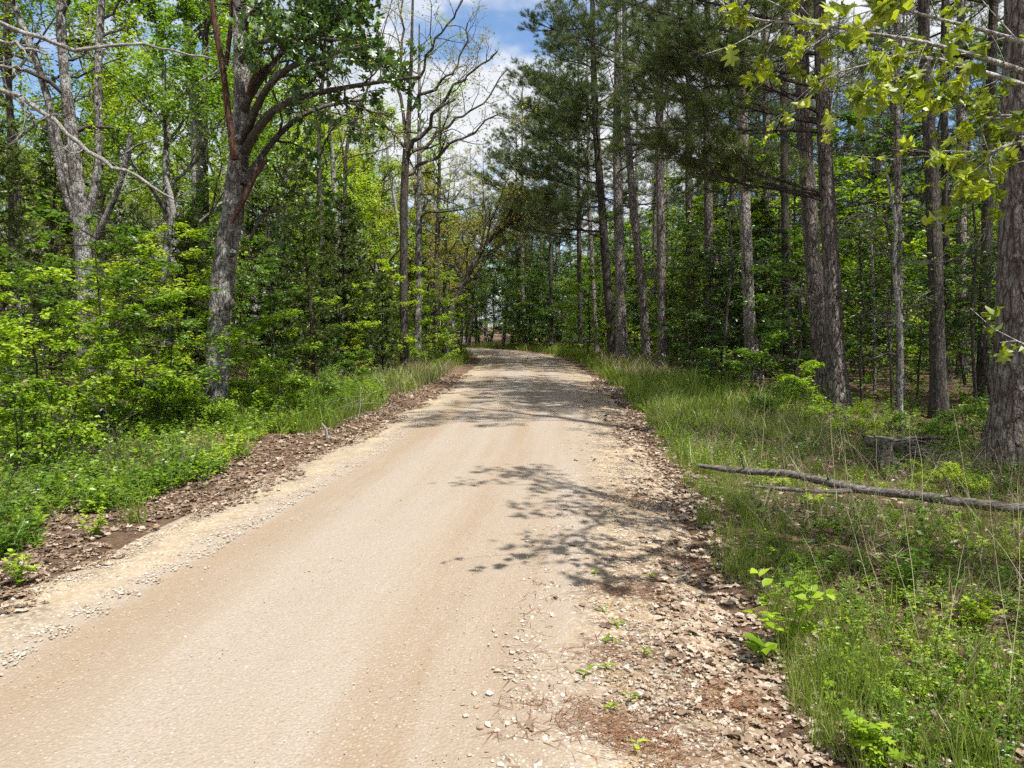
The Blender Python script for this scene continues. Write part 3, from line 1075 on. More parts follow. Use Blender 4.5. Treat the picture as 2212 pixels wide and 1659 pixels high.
def bare_oak():
    """crooked sparse oak in the middle left with limbs fanning to the right"""
    rng = rs(102)
    Y = 27.0
    bx = at(873, 775, Y)[0]
    root = unique_tree('oak_tree', 'crooked dark-limbed oak with hardly any leaves, fanning limbs towards the sky gap', 'tree', (bx, Y, 0))
    T = Tubes()
    P, R = pixtube(T, [(876, 815, 26), (874, 770, 20), (873, 680, 18), (872, 590, 17), (872, 500, 17), (873, 420, 17), (875, 350, 16), (880, 300, 13), (884, 240, 10), (888, 160, 8), (890, 60, 6), (893, -50, 4)], Y, sides=11, n=30)
    finish(T, root, 'trunk', [M['dark_bark']], .05, 5)
    limbs = [([(874, 350, 11), (885, 325, 11), (905, 290, 10), (925, 262, 9), (940, 235, 8), (955, 215, 7), (975, 190, 6), (1000, 165, 5), (1035, 145, 4), (1075, 110, 3)], -.15),
             ([(876, 335, 9), (900, 330, 8), (930, 310, 8), (950, 285, 7), (990, 255, 5), (1040, 225, 4), (1095, 150, 3)], .2),
             ([(876, 380, 8), (905, 360, 7), (945, 335, 7), (980, 305, 6), (1020, 285, 4), (1080, 245, 3)], .1),
             ([(884, 240, 8), (905, 215, 7), (930, 195, 6), (960, 180, 5), (1000, 120, 4), (1010, 50, 3)], .15),
             ([(875, 300, 9), (872, 250, 8), (860, 200, 7), (868, 120, 6), (870, 30, 4), (866, -50, 3)], .1),
             ([(886, 200, 7), (915, 150, 6), (940, 90, 5), (985, 30, 4), (1010, -40, 3)], -.15),
             ([(874, 320, 6), (855, 290, 5), (830, 265, 4), (800, 255, 3)], -.1)]
    tw = []
    for i, (pts, sy) in enumerate(limbs):
        T = Tubes()
        Pl, Rl = pixtube(T, pts, Y, sides=6, n=14, dY=sy * np.arange(len(pts)))
        Pl[1:-1] += rng.normal(size=Pl[1:-1].shape) * .06
        t2 = []
        side_limbs(T, t2, Pl, Rl, 9, (1.0, 2.6), BARE[1:], rng, start=.25)
        mbl = MB()
        T.into(mbl, .06, 60 + i)
        shift_finish(mbl, root, 'limb', [M['twig']], True)
        tw += t2
    lm = MB()
    leaf_twigs(lm, [t for t in tw if rng.random() < .55], 4, .085, rng, DIA, droop=.5, jit=.06)
    shift_finish(lm, root, 'crown', [M['leaf_yellow']])


bare_oak()


def forked_oak():
    """many-stemmed oak at the far left"""
    rng = rs(103)
    Y = 15.5
    root = unique_tree('oak_tree', 'many-stemmed oak with pale flaky trunks rising behind the bushes at the picture\'s left', 'tree', (at(185, 800, Y)[0], Y, 0))
    stems = [([(190, 880, 44), (188, 760, 38), (185, 640, 36), (180, 540, 35), (175, 470, 33), (168, 400, 27), (160, 330, 25), (150, 250, 24), (140, 180, 22), (132, 90, 20), (130, 0, 18), (128, -140, 14), (126, -300, 8)], 0),
             ([(190, 470, 18), (203, 420, 17), (213, 370, 16), (214, 280, 15), (211, 180, 15), (214, 80, 15), (220, 0, 14), (226, -140, 10), (232, -280, 6)], .05),
             ([(175, 480, 18), (150, 400, 16), (130, 320, 15), (112, 250, 14), (92, 170, 14), (72, 110, 14), (45, 50, 13), (25, 0, 12), (-10, -110, 8)], -.05),
             ([(165, 490, 12), (142, 430, 12), (128, 370, 11), (114, 310, 10), (102, 255, 8)], -.12),
             ([(205, 520, 13), (235, 455, 12), (255, 410, 12), (272, 350, 11), (283, 290, 10)], -.1)]
    tw = []
    for i, (pts, sy) in enumerate(stems):
        T = Tubes()
        Pl, Rl = pixtube(T, pts, Y, sides=11, n=24, dY=sy * np.arange(len(pts)))
        mb = MB()
        if i == 4:
            pixtube(T, [(274, 330, 5), (295, 312, 5), (325, 305, 3)], Y - .5, sides=5, n=6)
        T.into(mb, .055, 80 + i)
        shift_finish(mb, root, 'trunk' if i == 0 else 'stem', [M['oak_bark']], True)
        if i < 3:
            T2 = Tubes()
            side_limbs(T2, tw, Pl, Rl, 9, (1.0, 2.6), BARE[1:], rng, start=.5)
            mb = MB()
            T2.into(mb, .05, 90 + i)
            shift_finish(mb, root, 'limb', [M['twig']], True)
    lm = MB()
    leaf_twigs(lm, tw, 7, .09, rng, DIA, jit=.07)
    shift_finish(lm, root, 'crown', [M['leaf_lime']])


forked_oak()


def edge_oak():
    """tree standing just outside the frame at the left; its bare grey branches cross the picture"""
    rng = rs(104)
    x0, Y = -9.6, 11.6
    root = unique_tree('dead_tree', 'grey dead tree at the frame\'s left edge, long bare lichen-covered branches reaching in', 'tree', (x0, Y, float(gz(x0, Y)[0])))
    T = Tubes()
    tr = path((x0, Y, -.2), (.02, 0, 1), 10.5, 12, .03, .03, rng)
    T.add(tr, np.linspace(.19, .05, 12), 12)
    finish(T, root, 'trunk', [M['oak_bark_pale']], .05, 7)
    for i, pts in enumerate([[(-130, 120, 13), (-60, 165, 12), (0, 192, 11), (60, 213, 10), (110, 255, 10), (150, 295, 10), (185, 325, 9), (222, 360, 9), (245, 357, 8), (290, 380, 7), (340, 405, 6), (375, 430, 4)],
                             [(-130, -30, 12), (-50, 15, 11), (0, 48, 10), (55, 72, 9), (110, 90, 9), (160, 108, 8), (205, 113, 8), (230, 95, 7), (270, 88, 6), (330, 95, 5), (400, 115, 4), (470, 130, 2)],
                             [(-110, 60, 9), (-40, 82, 8), (20, 95, 8), (70, 108, 6), (105, 116, 3)],
                             [(-100, 120, 7), (-30, 140, 6), (20, 143, 5), (62, 152, 2)],
                             [(44, 208, 6), (55, 235, 6), (70, 260, 5), (90, 278, 3)]]):
        T = Tubes()
        Pl, Rl = pixtube(T, pts, Y - .3 - .2 * i, sides=7, n=20, dY=.05 * np.arange(len(pts)))
        Pl[1:-1] += rng.normal(size=Pl[1:-1].shape) * .02
        side_limbs(T, [], Pl, Rl, 9, (.35, 1.0), BARE[2:], rng, start=.25, ang=60)
        mb = MB()
        T.into(mb, .10, 110 + i)
        shift_finish(mb, root, 'limb', [M['pale_twig']], True)


edge_oak()


def leaning_tree():
    rng = rs(105)
    Y = 31.0
    root = unique_tree('oak_tree', 'crooked tree leaning right over the bend, its twiggy crown half leafed out', 'tree', (at(962, 770, Y)[0], Y, 0))
    T = Tubes()
    P, R = pixtube(T, [(961, 800, 17), (962, 765, 15), (965, 720, 14), (972, 680, 13), (985, 640, 13), (1003, 605, 13), (1022, 575, 12), (1040, 540, 10), (1062, 510, 9), (1095, 485, 7), (1130, 470, 5)], Y, sides=9, n=24, dY=.12 * np.arange(11))
    finish(T, root, 'trunk', [M['dark_bark']], .06, 8)
    tw = []
    T = Tubes()
    side_limbs(T, tw, P, R, 22, (2.0, 4.6), BARE, rng, start=.42, ang=42)
    mb = MB()
    T.into(mb, .05, 9)
    shift_finish(mb, root, 'limb', [M['twig']], True)
    lm = MB()
    leaf_twigs(lm, [t for t in tw if rng.random() < .6], 3, .10, rng, DIA, jit=.08)
    shift_finish(lm, root, 'crown', [M['leaf_yellow']])


leaning_tree()


# trunks with measured lines; crowns grown from them
def pole_tree(name, label, pts, Y, top, bark, leaf=None, seed=0, Lr=(1.2, 3.0), nl=14, leafsize=.11, per=7, start=.5, sides=10, keep=1.0, group=None):
    rng = rs(seed + 500)
    P0 = at(*pts[0][:2], Y)
    root = unique_tree(name, label, 'tree', (P0[0], Y, 0), group)
    P = np.array([at(a, b, Y) for a, b, _ in pts])
    R = np.array([c / 2 * Y / F for _, _, c in pts])
    if P[-1, 2] < top:
        d = unit(P[-1] - P[-2])
        d = unit(d + np.array([0, 0, 1.0]))
        P = np.concatenate([P, [P[-1] + d * (top - P[-1, 2])]])
        R = np.concatenate([R, [R[-1] * .25]])
    if P[0, 2] > -.1:
        P = np.concatenate([[P[0] + (0, 0, -P[0, 2] - .15)], P])
        R = np.concatenate([[R[0] * 1.15], R])
    Q = resample(np.column_stack([P, R]), 30)
    P, R = Q[:, :3], Q[:, 3]
    root.location.x = P[0, 0]
    T = Tubes()
    T.add(P, R, sides)
    finish(T, root, 'trunk', [M[bark]], .05, seed)
    if nl:
        T, tw = Tubes(), []
        side_limbs(T, tw, P, R, nl, Lr, BARE[1:], rng, start=start, ang=52)
        mb = MB()
        T.into(mb, .05, seed)
        shift_finish(mb, root, 'limb', [M['twig'] if bark != 'pale_twig' else M['pale_twig']], True)
        if leaf:
            lm = MB()
            leaf_twigs(lm, [t for t in tw if rng.random() < keep], per, leafsize, rng, DIA, jit=.08)
            shift_finish(lm, root, 'crown', [M[leaf]])
    return root


pole_tree('oak_tree', 'straight slim oak just right of the crooked dark-limbed oak', [(902, 790, 18), (903, 700, 15), (904, 600, 14), (905, 480, 13), (906, 350, 11)], 29, 13, 'oak_bark', 'leaf_lime', 1, nl=15, leafsize=.085, per=5, start=.42)
pole_tree('oak_tree', 'dark thin oak whose stem forks high, behind the big leaning oak', [(697, 620, 12), (694, 500, 11), (691, 420, 11), (688, 330, 9), (690, 240, 8), (700, 150, 7), (703, 60, 6)], 22, 13, 'dark_bark', 'leaf_lime', 2, leafsize=.08, per=5, start=.5)
pole_tree('oak_tree', 'dark slender oak right beside the thin fork-stemmed oak', [(748, 700, 11), (747, 560, 10), (745, 440, 9), (746, 330, 8), (757, 270, 7), (785, 225, 5)], 24, 12, 'dark_bark', 'leaf_yellow', 3, leafsize=.07, per=4, start=.5)
pole_tree('dead_tree', 'thin pale dead trunk leaning left, beside the crooked dark-limbed oak', [(872, 560, 7), (860, 480, 7), (850, 420, 7), (840, 350, 6), (832, 290, 5), (826, 220, 3)], 33, 0, 'pale_twig', None, 4, nl=4, Lr=(.5, 1.2), start=.6)
pole_tree('dead_tree', 'pale broken snag standing among lime leaves left of the big leaning oak', [(370, 800, 16), (373, 690, 15), (374, 600, 14), (376, 520, 13), (374, 440, 12), (362, 395, 9), (358, 380, 5)], 17, 0, 'pale_twig', None, 5, nl=3, Lr=(.3, .8), start=.75)
pole_tree('oak_tree', 'pale thick oak forking behind the dark leafy tree, left of the big leaning oak', [(438, 640, 32), (434, 500, 31), (430, 330, 30), (424, 230, 28), (412, 130, 20), (403, 40, 16), (398, -60, 13)], 23, 16, 'oak_bark_pale', 'leaf_fresh', 6, nl=16, per=8, start=.5)
pole_tree('oak_tree', 'dark upright stem standing against the pale thick forked oak', [(446, 560, 15), (442, 330, 14), (440, 190, 14), (444, 100, 13), (446, 0, 12)], 22.5, 15, 'dark_bark', 'leaf_green', 7, nl=12, per=8, start=.6)
pole_tree('oak_tree', 'pale mottled oak trunk half hidden behind the slim young cedar', [(592, 760, 18), (588, 640, 16), (580, 520, 14), (568, 400, 12), (562, 280, 10)], 25, 14, 'oak_bark_pale', 'leaf_fresh', 8, per=7)
pole_tree('oak_tree', 'pale grey trunk low in the bright leaves left of the slim oak', [(735, 770, 16), (733, 690, 15), (730, 560, 13), (722, 400, 11), (712, 260, 8)], 27, 13, 'oak_bark_pale', 'leaf_lime', 9, per=6, leafsize=.09)
pole_tree('oak_tree', 'dark trunk showing between lime leaves behind the leaning tree', [(940, 760, 14), (941, 660, 13), (943, 560, 11), (948, 430, 9)], 34, 12, 'dark_bark', 'leaf_fresh', 10, per=7)
pole_tree('oak_tree', 'dark stem in the cedars\' shade at the far left', [(20, 860, 20), (26, 700, 18), (28, 540, 17), (26, 380, 15), (20, 200, 13)], 16.5, 14, 'dark_bark', 'leaf_green', 11, per=8, nl=12)


def pine(label, pts, Y, top, bark, seed, b0, nb, size=(.8, 1.25), lean=None, deadn=8, sides=14, extra=(), pref=None):
    """shortleaf pine: measured trunk, boughs from height b0 upwards (each one a part)"""
    rng = rs(seed + 900)
    P = np.array([at(a, b, Y) for a, b, _ in pts])
    R = np.array([c / 2 * Y / F for _, _, c in pts])
    if P[-1, 2] < top:
        d = unit(unit(P[-1] - P[-2]) + np.array([0, 0, 1.5]))
        P = np.concatenate([P, [P[-1] + d * (top - P[-1, 2])]])
        R = np.concatenate([R, [.03]])
    if P[0, 2] > -.1:
        d = unit(P[0] - P[1])
        P = np.concatenate([[P[0] + d * (P[0, 2] + .15) / max(-d[2], .3)], P])
        R = np.concatenate([[R[0] * 1.12], R])
    Q = resample(np.column_stack([P, R]), 44)
    P, R = Q[:, :3], Q[:, 3]
    R *= .92
    R[:4] *= (1.5, 1.28, 1.12, 1.04)
    root = unique_tree('pine_tree', label, 'tree', (P[0, 0], P[0, 1], 0), 'tall pines right of the road')
    T = Tubes()
    T.add(P, R, sides)
    finish(T, root, 'trunk', [M[bark]], .035, seed)
    b = np.array(root.location)

    def on(z):
        i = int(np.clip(np.searchsorted(P[:, 2], z) - 1, 0, len(P) - 2))
        f = (z - P[i, 2]) / max(P[i + 1, 2] - P[i, 2], 1e-3)
        return P[i] + (P[i + 1] - P[i]) * f
    for i in range(nb):
        t = (i + rng.random()) / nb
        z = b0 + (P[-1, 2] - .5 - b0) * t
        az = i * 2.4 + rng.normal() * .35
        if pref is not None and rng.random() < .6:
            az = pref + rng.normal() * .7
        s = rng.uniform(*size) * (1.1 - .6 * t)
        part('bough', BOUGH[rng.integers(5)], root, tuple(on(z) - b), (rng.normal() * .3, -rng.normal(.02 + .45 * t, .10), az), s)
    for z, az, s, pit in extra:
        part('bough', BOUGH[int(abs(z * 10)) % 5], root, tuple(on(z) - b), (0, -pit, az), s)
    for i in range(deadn):
        z = rng.uniform(1.8, b0)
        part('dead_branch', DEADB[i % 3], root, tuple(on(z) - b), (rng.uniform(0, 6), -rng.normal(.1, .25), rng.uniform(0, 6.28)), rng.uniform(.35, .95))
    return root


PI = math.pi
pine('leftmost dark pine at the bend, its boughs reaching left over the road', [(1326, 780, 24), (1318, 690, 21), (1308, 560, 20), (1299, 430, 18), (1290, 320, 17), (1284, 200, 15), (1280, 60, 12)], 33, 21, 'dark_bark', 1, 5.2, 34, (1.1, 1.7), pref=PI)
pine('pale straight pine beside the leftmost dark pine', [(1345, 785, 27), (1341, 680, 25), (1339, 560, 24), (1335, 440, 22), (1332, 300, 20), (1334, 150, 16)], 31.5, 22, 'pine_bark_pale', 2, 6.5, 24, (.9, 1.4), pref=PI)
pine('pine leaning left, dark above and sunlit low down, third from the road bend', [(1400, 800, 22), (1396, 740, 21), (1388, 640, 20), (1378, 540, 19), (1370, 470, 18), (1361, 360, 16), (1352, 220, 13)], 29, 19, 'pine_bark', 3, 8.5, 15, (.7, 1.1))
pine('reddish straight pine just right of the left-leaning pine', [(1434, 812, 24), (1432, 720, 22), (1429, 580, 20), (1426, 430, 19), (1424, 280, 18), (1424, 120, 15)], 26.5, 21, 'pine_bark', 4, 8.5, 17, (.75, 1.15))
pine('flaky-barked pine rising alone out of the dark green thicket', [(1626, 800, 31), (1622, 740, 29), (1616, 620, 27), (1609, 460, 26), (1605, 290, 25), (1601, 150, 23), (1598, 20, 21)], 23.5, 21, 'pine_bark_pale', 5, 9.5, 18, (.9, 1.4))
pine('thick pine half hidden behind the front pine of the pair', [(1788, 870, 44), (1776, 780, 40), (1763, 660, 37), (1752, 500, 35), (1744, 400, 34), (1736, 250, 33), (1730, 80, 31)], 16.2, 21, 'pine_bark', 6, 9.0, 18, (.9, 1.4))
pine('front pine of the close pair, heavy low boughs sweeping left', [(1816, 915, 46), (1810, 850, 42), (1803, 720, 39), (1796, 580, 37), (1788, 450, 35), (1782, 330, 33), (1775, 180, 30), (1770, 40, 28)], 14.3, 20, 'pine_bark', 7, 8.0, 26, (.8, 1.2), deadn=12,
     extra=[(4.05, PI - .15, 1.15, -.02), (4.15, PI - .05, 1.1, .02), (4.1, PI - .35, .9, .0), (5.5, PI - .2, 1.3, .0), (5.3, PI + .05, 1.2, -.02), (6.1, PI - .3, 1.2, .05), (4.0, PI + .25, .75, .0), (5.45, PI - .10, 1.25, .03), (5.6, PI + .30, 1.15, .06), (5.9, PI - .45, .95, .08), (6.7, PI + .1, 1.3, .15), (6.3, PI - .2, 1.0, .12), (7.2, PI - .1, 1.2, .2), (3.3, .6, .5, .1)])
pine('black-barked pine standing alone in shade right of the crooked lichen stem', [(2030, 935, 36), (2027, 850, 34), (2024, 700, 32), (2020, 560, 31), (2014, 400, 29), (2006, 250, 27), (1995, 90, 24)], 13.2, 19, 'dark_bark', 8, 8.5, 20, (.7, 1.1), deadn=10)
pine('biggest pine trunk, cut by the right frame edge', [(2190, 1052, 108), (2188, 980, 94), (2190, 860, 84), (2194, 700, 80), (2198, 500, 78), (2203, 300, 76), (2208, 100, 74), (2212, -60, 71)], 8.4, 20, 'pine_bark', 9, 10.5, 18, (.7, 1.05), deadn=5, sides=20)
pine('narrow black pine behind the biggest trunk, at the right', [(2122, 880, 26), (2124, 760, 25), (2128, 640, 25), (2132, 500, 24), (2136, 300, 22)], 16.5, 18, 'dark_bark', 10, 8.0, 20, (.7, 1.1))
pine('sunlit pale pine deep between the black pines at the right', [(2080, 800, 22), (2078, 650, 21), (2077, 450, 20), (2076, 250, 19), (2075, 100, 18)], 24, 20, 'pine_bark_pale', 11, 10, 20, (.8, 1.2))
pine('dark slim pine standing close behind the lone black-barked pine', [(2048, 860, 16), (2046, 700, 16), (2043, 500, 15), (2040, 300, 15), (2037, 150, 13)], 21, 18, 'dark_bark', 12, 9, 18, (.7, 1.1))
pine('grey lichen-spotted pine, thin and straight, between the pair and the black pine', [(1946, 905, 17), (1944, 800, 16), (1942, 650, 16), (1941, 480, 15), (1938, 300, 15), (1936, 150, 14)], 16, 17, 'pine_bark_pale', 13, 8, 18, (.6, 1.0))
pine('dark pine trunk behind the close pair, on its left', [(1702, 800, 20), (1700, 680, 19), (1697, 520, 18), (1694, 350, 17), (1692, 180, 16)], 26, 20, 'dark_bark', 14, 10, 15, (.8, 1.3))
pine('pale pine between the lone flaky pine and the close pair', [(1664, 800, 18), (1660, 650, 17), (1657, 480, 16), (1655, 300, 16), (1654, 120, 15)], 31, 21, 'pine_bark_pale', 15, 11, 15, (.9, 1.3))
pine('dim grey pine left of the lone flaky pine', [(1590, 800, 15), (1586, 640, 15), (1583, 480, 14), (1581, 300, 14), (1580, 150, 13)], 36, 21, 'pine_bark', 16, 10, 16, (.9, 1.3))
pine('grey pine in the gap right of the reddish pine', [(1492, 790, 18), (1490, 600, 17), (1488, 420, 16), (1487, 250, 15)], 34, 20, 'pine_bark', 17, 9, 18, (.9, 1.4))
pine('broad grey pine second right of the reddish pine', [(1534, 800, 22), (1532, 640, 21), (1530, 450, 20), (1527, 280, 19)], 30, 20, 'pine_bark', 18, 9.5, 18, (.9, 1.4))
pine('far pine in the centre behind the bend, left stem of two', [(1122, 745, 9), (1120, 680, 8), (1117, 600, 8), (1116, 520, 7)], 60, 19, 'dark_bark', 19, 9, 24, (1.0, 1.5))
pine('far pine in the centre behind the bend, right stem of two', [(1135, 750, 11), (1131, 690, 10), (1128, 620, 10), (1128, 540, 9)], 57, 20, 'pine_bark', 20, 9, 24, (1.0, 1.5))
pine('dark pine trunk at the bend, next to the thin pale trunk', [(1191, 752, 11), (1190, 715, 10), (1190, 640, 9), (1189, 540, 8)], 50, 19, 'dark_bark', 21, 6, 30, (1.0, 1.5))
pine('dark pine at the bend, second left of the leftmost dark pine', [(1256, 765, 14), (1254, 700, 12), (1252, 600, 11), (1250, 480, 10)], 44, 20, 'dark_bark', 22, 6.5, 34, (1.0, 1.5), pref=PI)
pine('pale slim pine close left of the leftmost dark pine', [(1290, 770, 11), (1286, 700, 10), (1278, 560, 10), (1272, 420, 9)], 40, 19, 'pine_bark_pale', 23, 7, 30, (1.0, 1.4), pref=PI)


# ------------------------------------------------------------------ near oak with big lobed leaves, right edge
def near_oak():
    rng = rs(120)
    x0, y0 = 4.35, 3.6
    root = unique_tree('oak_tree', 'oak outside the right edge whose sunlit lobed leaves hang into the top right', 'tree', (x0, y0, float(gz(x0, y0)[0])))
    T = Tubes()
    tr = path((x0, y0, -.2), (-.03, -.02, 1), 9.5, 14, .03, .03, rng)
    T.add(tr, np.linspace(.15, .03, 14), 11)
    finish(T, root, 'trunk', [M['oak_bark']], .05, 21)
    leafm = [None] * 3
    for i in range(3):
        mb = MB()
        V, Fc = LOBE[i]
        mb.add(V, Fc, .5)
        leafm[i] = mb.mesh('oak_leaf', [M['leaf_near']], False)
    b = np.array(root.location)
    boughs = [([(2330, 210, 20), (2212, 150, 13), (2100, 120, 10), (1990, 85, 8), (1880, 75, 6), (1750, 45, 5), (1640, 50, 4), (1560, 25, 2)], 4.1, 95),
              ([(2330, 250, 16), (2240, 190, 12), (2130, 160, 10), (2020, 120, 8), (1930, 125, 5), (1830, 150, 4), (1760, 170, 2)], 4.3, 90),
              ([(2320, 120, 14), (2220, 95, 10), (2110, 60, 8), (2000, 35, 6), (1900, 5, 4), (1800, 20, 2)], 3.7, 60),
              ([(2330, 330, 14), (2250, 300, 10), (2180, 310, 7), (2120, 340, 5), (2070, 345, 3)], 3.9, 60),
              ([(2290, 250, 10), (2200, 250, 7), (2150, 250, 5), (2110, 265, 3)], 4.2, 40),
              ([(2320, 800, 7), (2260, 770, 5), (2200, 735, 4), (2160, 740, 2)], 3.3, 9)]
    nparts, rest = [0], MB()
    for bi, (pts, Y, nleaf) in enumerate(boughs):
        T = Tubes()
        P, R = pixtube(T, pts, Y, sides=6, n=16, dY=rng.normal(size=len(pts)) * .05)
        j = tr[np.argmin(np.abs(tr[:, 2] - (P[0, 2] - .25)))]
        T.add(resample(np.array([j, (j + P[0]) / 2 + (0, 0, .1), P[0]]), 5), np.linspace(R[0] * 1.6, R[0], 5), 6)
        ends = []
        for i in range(nleaf // 4):
            f = rng.uniform(.15, .99) * 15
            a = int(f)
            q = P[a] + (P[a + 1] - P[a]) * (f - a)
            d = off(P[a + 1] - P[a], math.radians(rng.uniform(30, 75)), rng, .3)
            Q = path(q, d + np.array([0, 0, -.10]), rng.uniform(.15, .60), 4, .15, -.03, rng)
            T.add(Q, np.linspace(.004, .0018, 4), 3)
            ends.append(Q)
        ends.append(P[-3:])
        mb = MB()
        T.into(mb, .06, 200 + bi)
        shift_finish(mb, root, 'limb', [M['pale_twig']], True)
        for i in range(int(nleaf * 1.15)):
            Q = ends[rng.integers(len(ends))]
            q = Q[-1] + (Q[-2] - Q[-1]) * rng.uniform(0, 1.2) + rng.normal(size=3) * .012
            d = unit(unit(Q[-1] - Q[-2]) * .6 + rng.normal(size=3) * .6 + np.array([0, -.1, -.28]))
            up = unit(np.array([0, 0, 1]) + rng.normal(size=3) * .45)
            X = unit(np.cross(d, up))
            Z = np.cross(X, d)
            sz = rng.uniform(.055, .115)
            if nparts[0] < 300 and i < nleaf:
                nparts[0] += 1
                eu = Matrix((X, d, Z)).transposed().to_euler()
                part('leaf', leafm[rng.integers(3)], root, tuple(q - b), eu, sz)
            else:
                put(rest, LOBE[rng.integers(3)], [q], [d], [up], sz, rng.random())
    shift_finish(rest, root, 'leaves', [M['leaf_near']])['kind'] = 'stuff'
    # upper crown above the frame
    T, tw = Tubes(), []
    for i in range(7):
        z = 4.9 + i * .5
        j = tr[np.argmin(np.abs(tr[:, 2] - z))]
        az = PI + .55 + rng.normal() * .55
        grow(T, tw, j, (math.cos(az), math.sin(az), rng.uniform(.15, .6)), rng.uniform(1.2, 2.1), .035, 0, BARE[1:], rng)
    mb = MB()
    T.into(mb, .05, 230)
    shift_finish(mb, root, 'limb', [M['twig']], True)
    lm = MB()
    leaf_twigs(lm, tw, 5, .13, rng, DIA, jit=.09)
    shift_finish(lm, root, 'crown', [M['leaf_fresh']])


near_oak()

# ------------------------------------------------------------------ understorey and woods
def vplace(key, name, label, cat, vx, Y, **kw):
    return place(key, name, label, cat, (vx - CX) / F * Y, Y, **kw)


ST = ('stem', 'foliage')
TC = ('trunk', 'crown')
# left side
vplace('cedar_a', 'cedar_tree', 'slim dark cedar with bare lower trunk, between the big leaning oak and the road', 'tree', 678, 18.3, sc=.80, rz_=1.0)
vplace('cedar_a', 'cedar_tree', 'dense dusky cedar filling the left frame edge', 'tree', 15, 14.0, sc=.95, rz_=2.0)
vplace('cedar_a', 'cedar_tree', 'dark cedar behind the pale flaky stems on the left', 'tree', 110, 17.5, sc=.92, rz_=4.0)
vplace('cedar_b', 'cedar_tree', 'small dark cedar crowding the left of the big leaning oak', 'tree', 395, 15.5, sc=.85, rz_=.5)
vplace('cedar_b', 'cedar_tree', 'tall thin cedar right behind the big leaning oak', 'tree', 600, 22, sc=1.25, rz_=3.0)
vplace('cedar_b', 'cedar_tree', 'little dark cedar at the straw-coloured verge, left of the crooked oak', 'tree', 826, 22.5, sc=.72, rz_=5.0)
vplace('cedar_b', 'cedar_tree', 'cedar with a pointed tip beside the slim cedar, to its right', 'tree', 752, 21, sc=1.15, rz_=2.4)
vplace('oak_c', 'oak_tree', 'dark green leafy tree standing between the pale stems and the big leaning oak', 'tree', 335, 19.5, sc=.98, rz_=1.2, leaf=M['leaf_green'])
vplace('oak_c', 'oak_tree', 'bright round-topped tree behind the slender dark oaks', 'tree', 800, 40, sc=.98, rz_=2.2, leaf=M['leaf_lime'])
vplace('oak_b', 'oak_tree', 'tall lime tree behind the pale flaky stems', 'tree', 235, 27, sc=.95, rz_=3.2, leaf=M['leaf_lime'])
vplace('oak_a', 'oak_tree', 'tall bright tree reaching the top left corner', 'tree', 30, 24, sc=1.0, rz_=.2, leaf=M['leaf_fresh'])
U_ = [  # kind, vx, Y, scale, leaf, label
    ('under_a', 205, 10.9, .66, 'leaf_green', 'glossy green young tree with drooping leaves in front of the flaky stems'),
    ('under_c', 60, 10.2, .72, 'leaf_fresh', 'bright bushy sapling low at the left edge'),
    ('under_c', 130, 9.6, .52, 'leaf_fresh', 'low sunlit sapling leaning out over the bramble tangle'),
    ('under_b', 385, 14.2, .62, 'leaf_lime', 'lime sapling with level leaf tiers left of the big leaning oak trunk'),
    ('under_c', 345, 11.8, .68, 'leaf_fresh', 'tiered bright sapling close to the left of the big oak\'s foot'),
    ('under_a', 290, 12.8, .58, 'leaf_lime', 'yellow-green tiered sapling between the glossy young tree and the big oak'),
    ('under_b', 120, 13.2, .58, 'leaf_green', 'green young tree in shade under the cedars at the left'),
    ('under_a', 545, 16, .66, 'leaf_green', 'leafy young tree directly right of the big oak trunk'),
    ('under_c', 570, 14.6, .60, 'leaf_fresh', 'low green sapling right of the big oak\'s foot'),
    ('under_a', 630, 20, .72, 'leaf_green', 'shaded young tree behind the slim cedar'),
    ('under_b', 725, 20.5, .52, 'leaf_lime', 'bright yellow-green sapling right of the slim cedar'),
    ('under_a', 780, 24, .64, 'leaf_fresh', 'lime young tree left of the crooked dark-limbed oak'),
    ('under_b', 830, 27, .72, 'leaf_lime', 'tall lime young tree tight against the crooked oak\'s left side'),
    ('under_a', 935, 30, .78, 'leaf_lime', 'lime tiered young tree between the slim oak and the leaning tree'),
    ('under_c', 925, 28.5, .62, 'leaf_fresh', 'low bright sapling at the foot of the slim oak'),
    ('under_c', 690, 19.6, .48, 'leaf_green', 'low green sapling at the slim cedar\'s foot'),
    ('under_b', 460, 18, .70, 'leaf_green', 'shaded young tree behind the big leaning oak, on its left'),
    ('under_b', 990, 38, .70, 'leaf_fresh', 'young tree behind the leaning tree at the inside of the bend'),
]
for k, vx, Y, s, lf, lab in U_:
    vplace(k, 'young_tree', lab, 'tree', vx, Y, sc=s, leaf=M[lf], parts=TC)
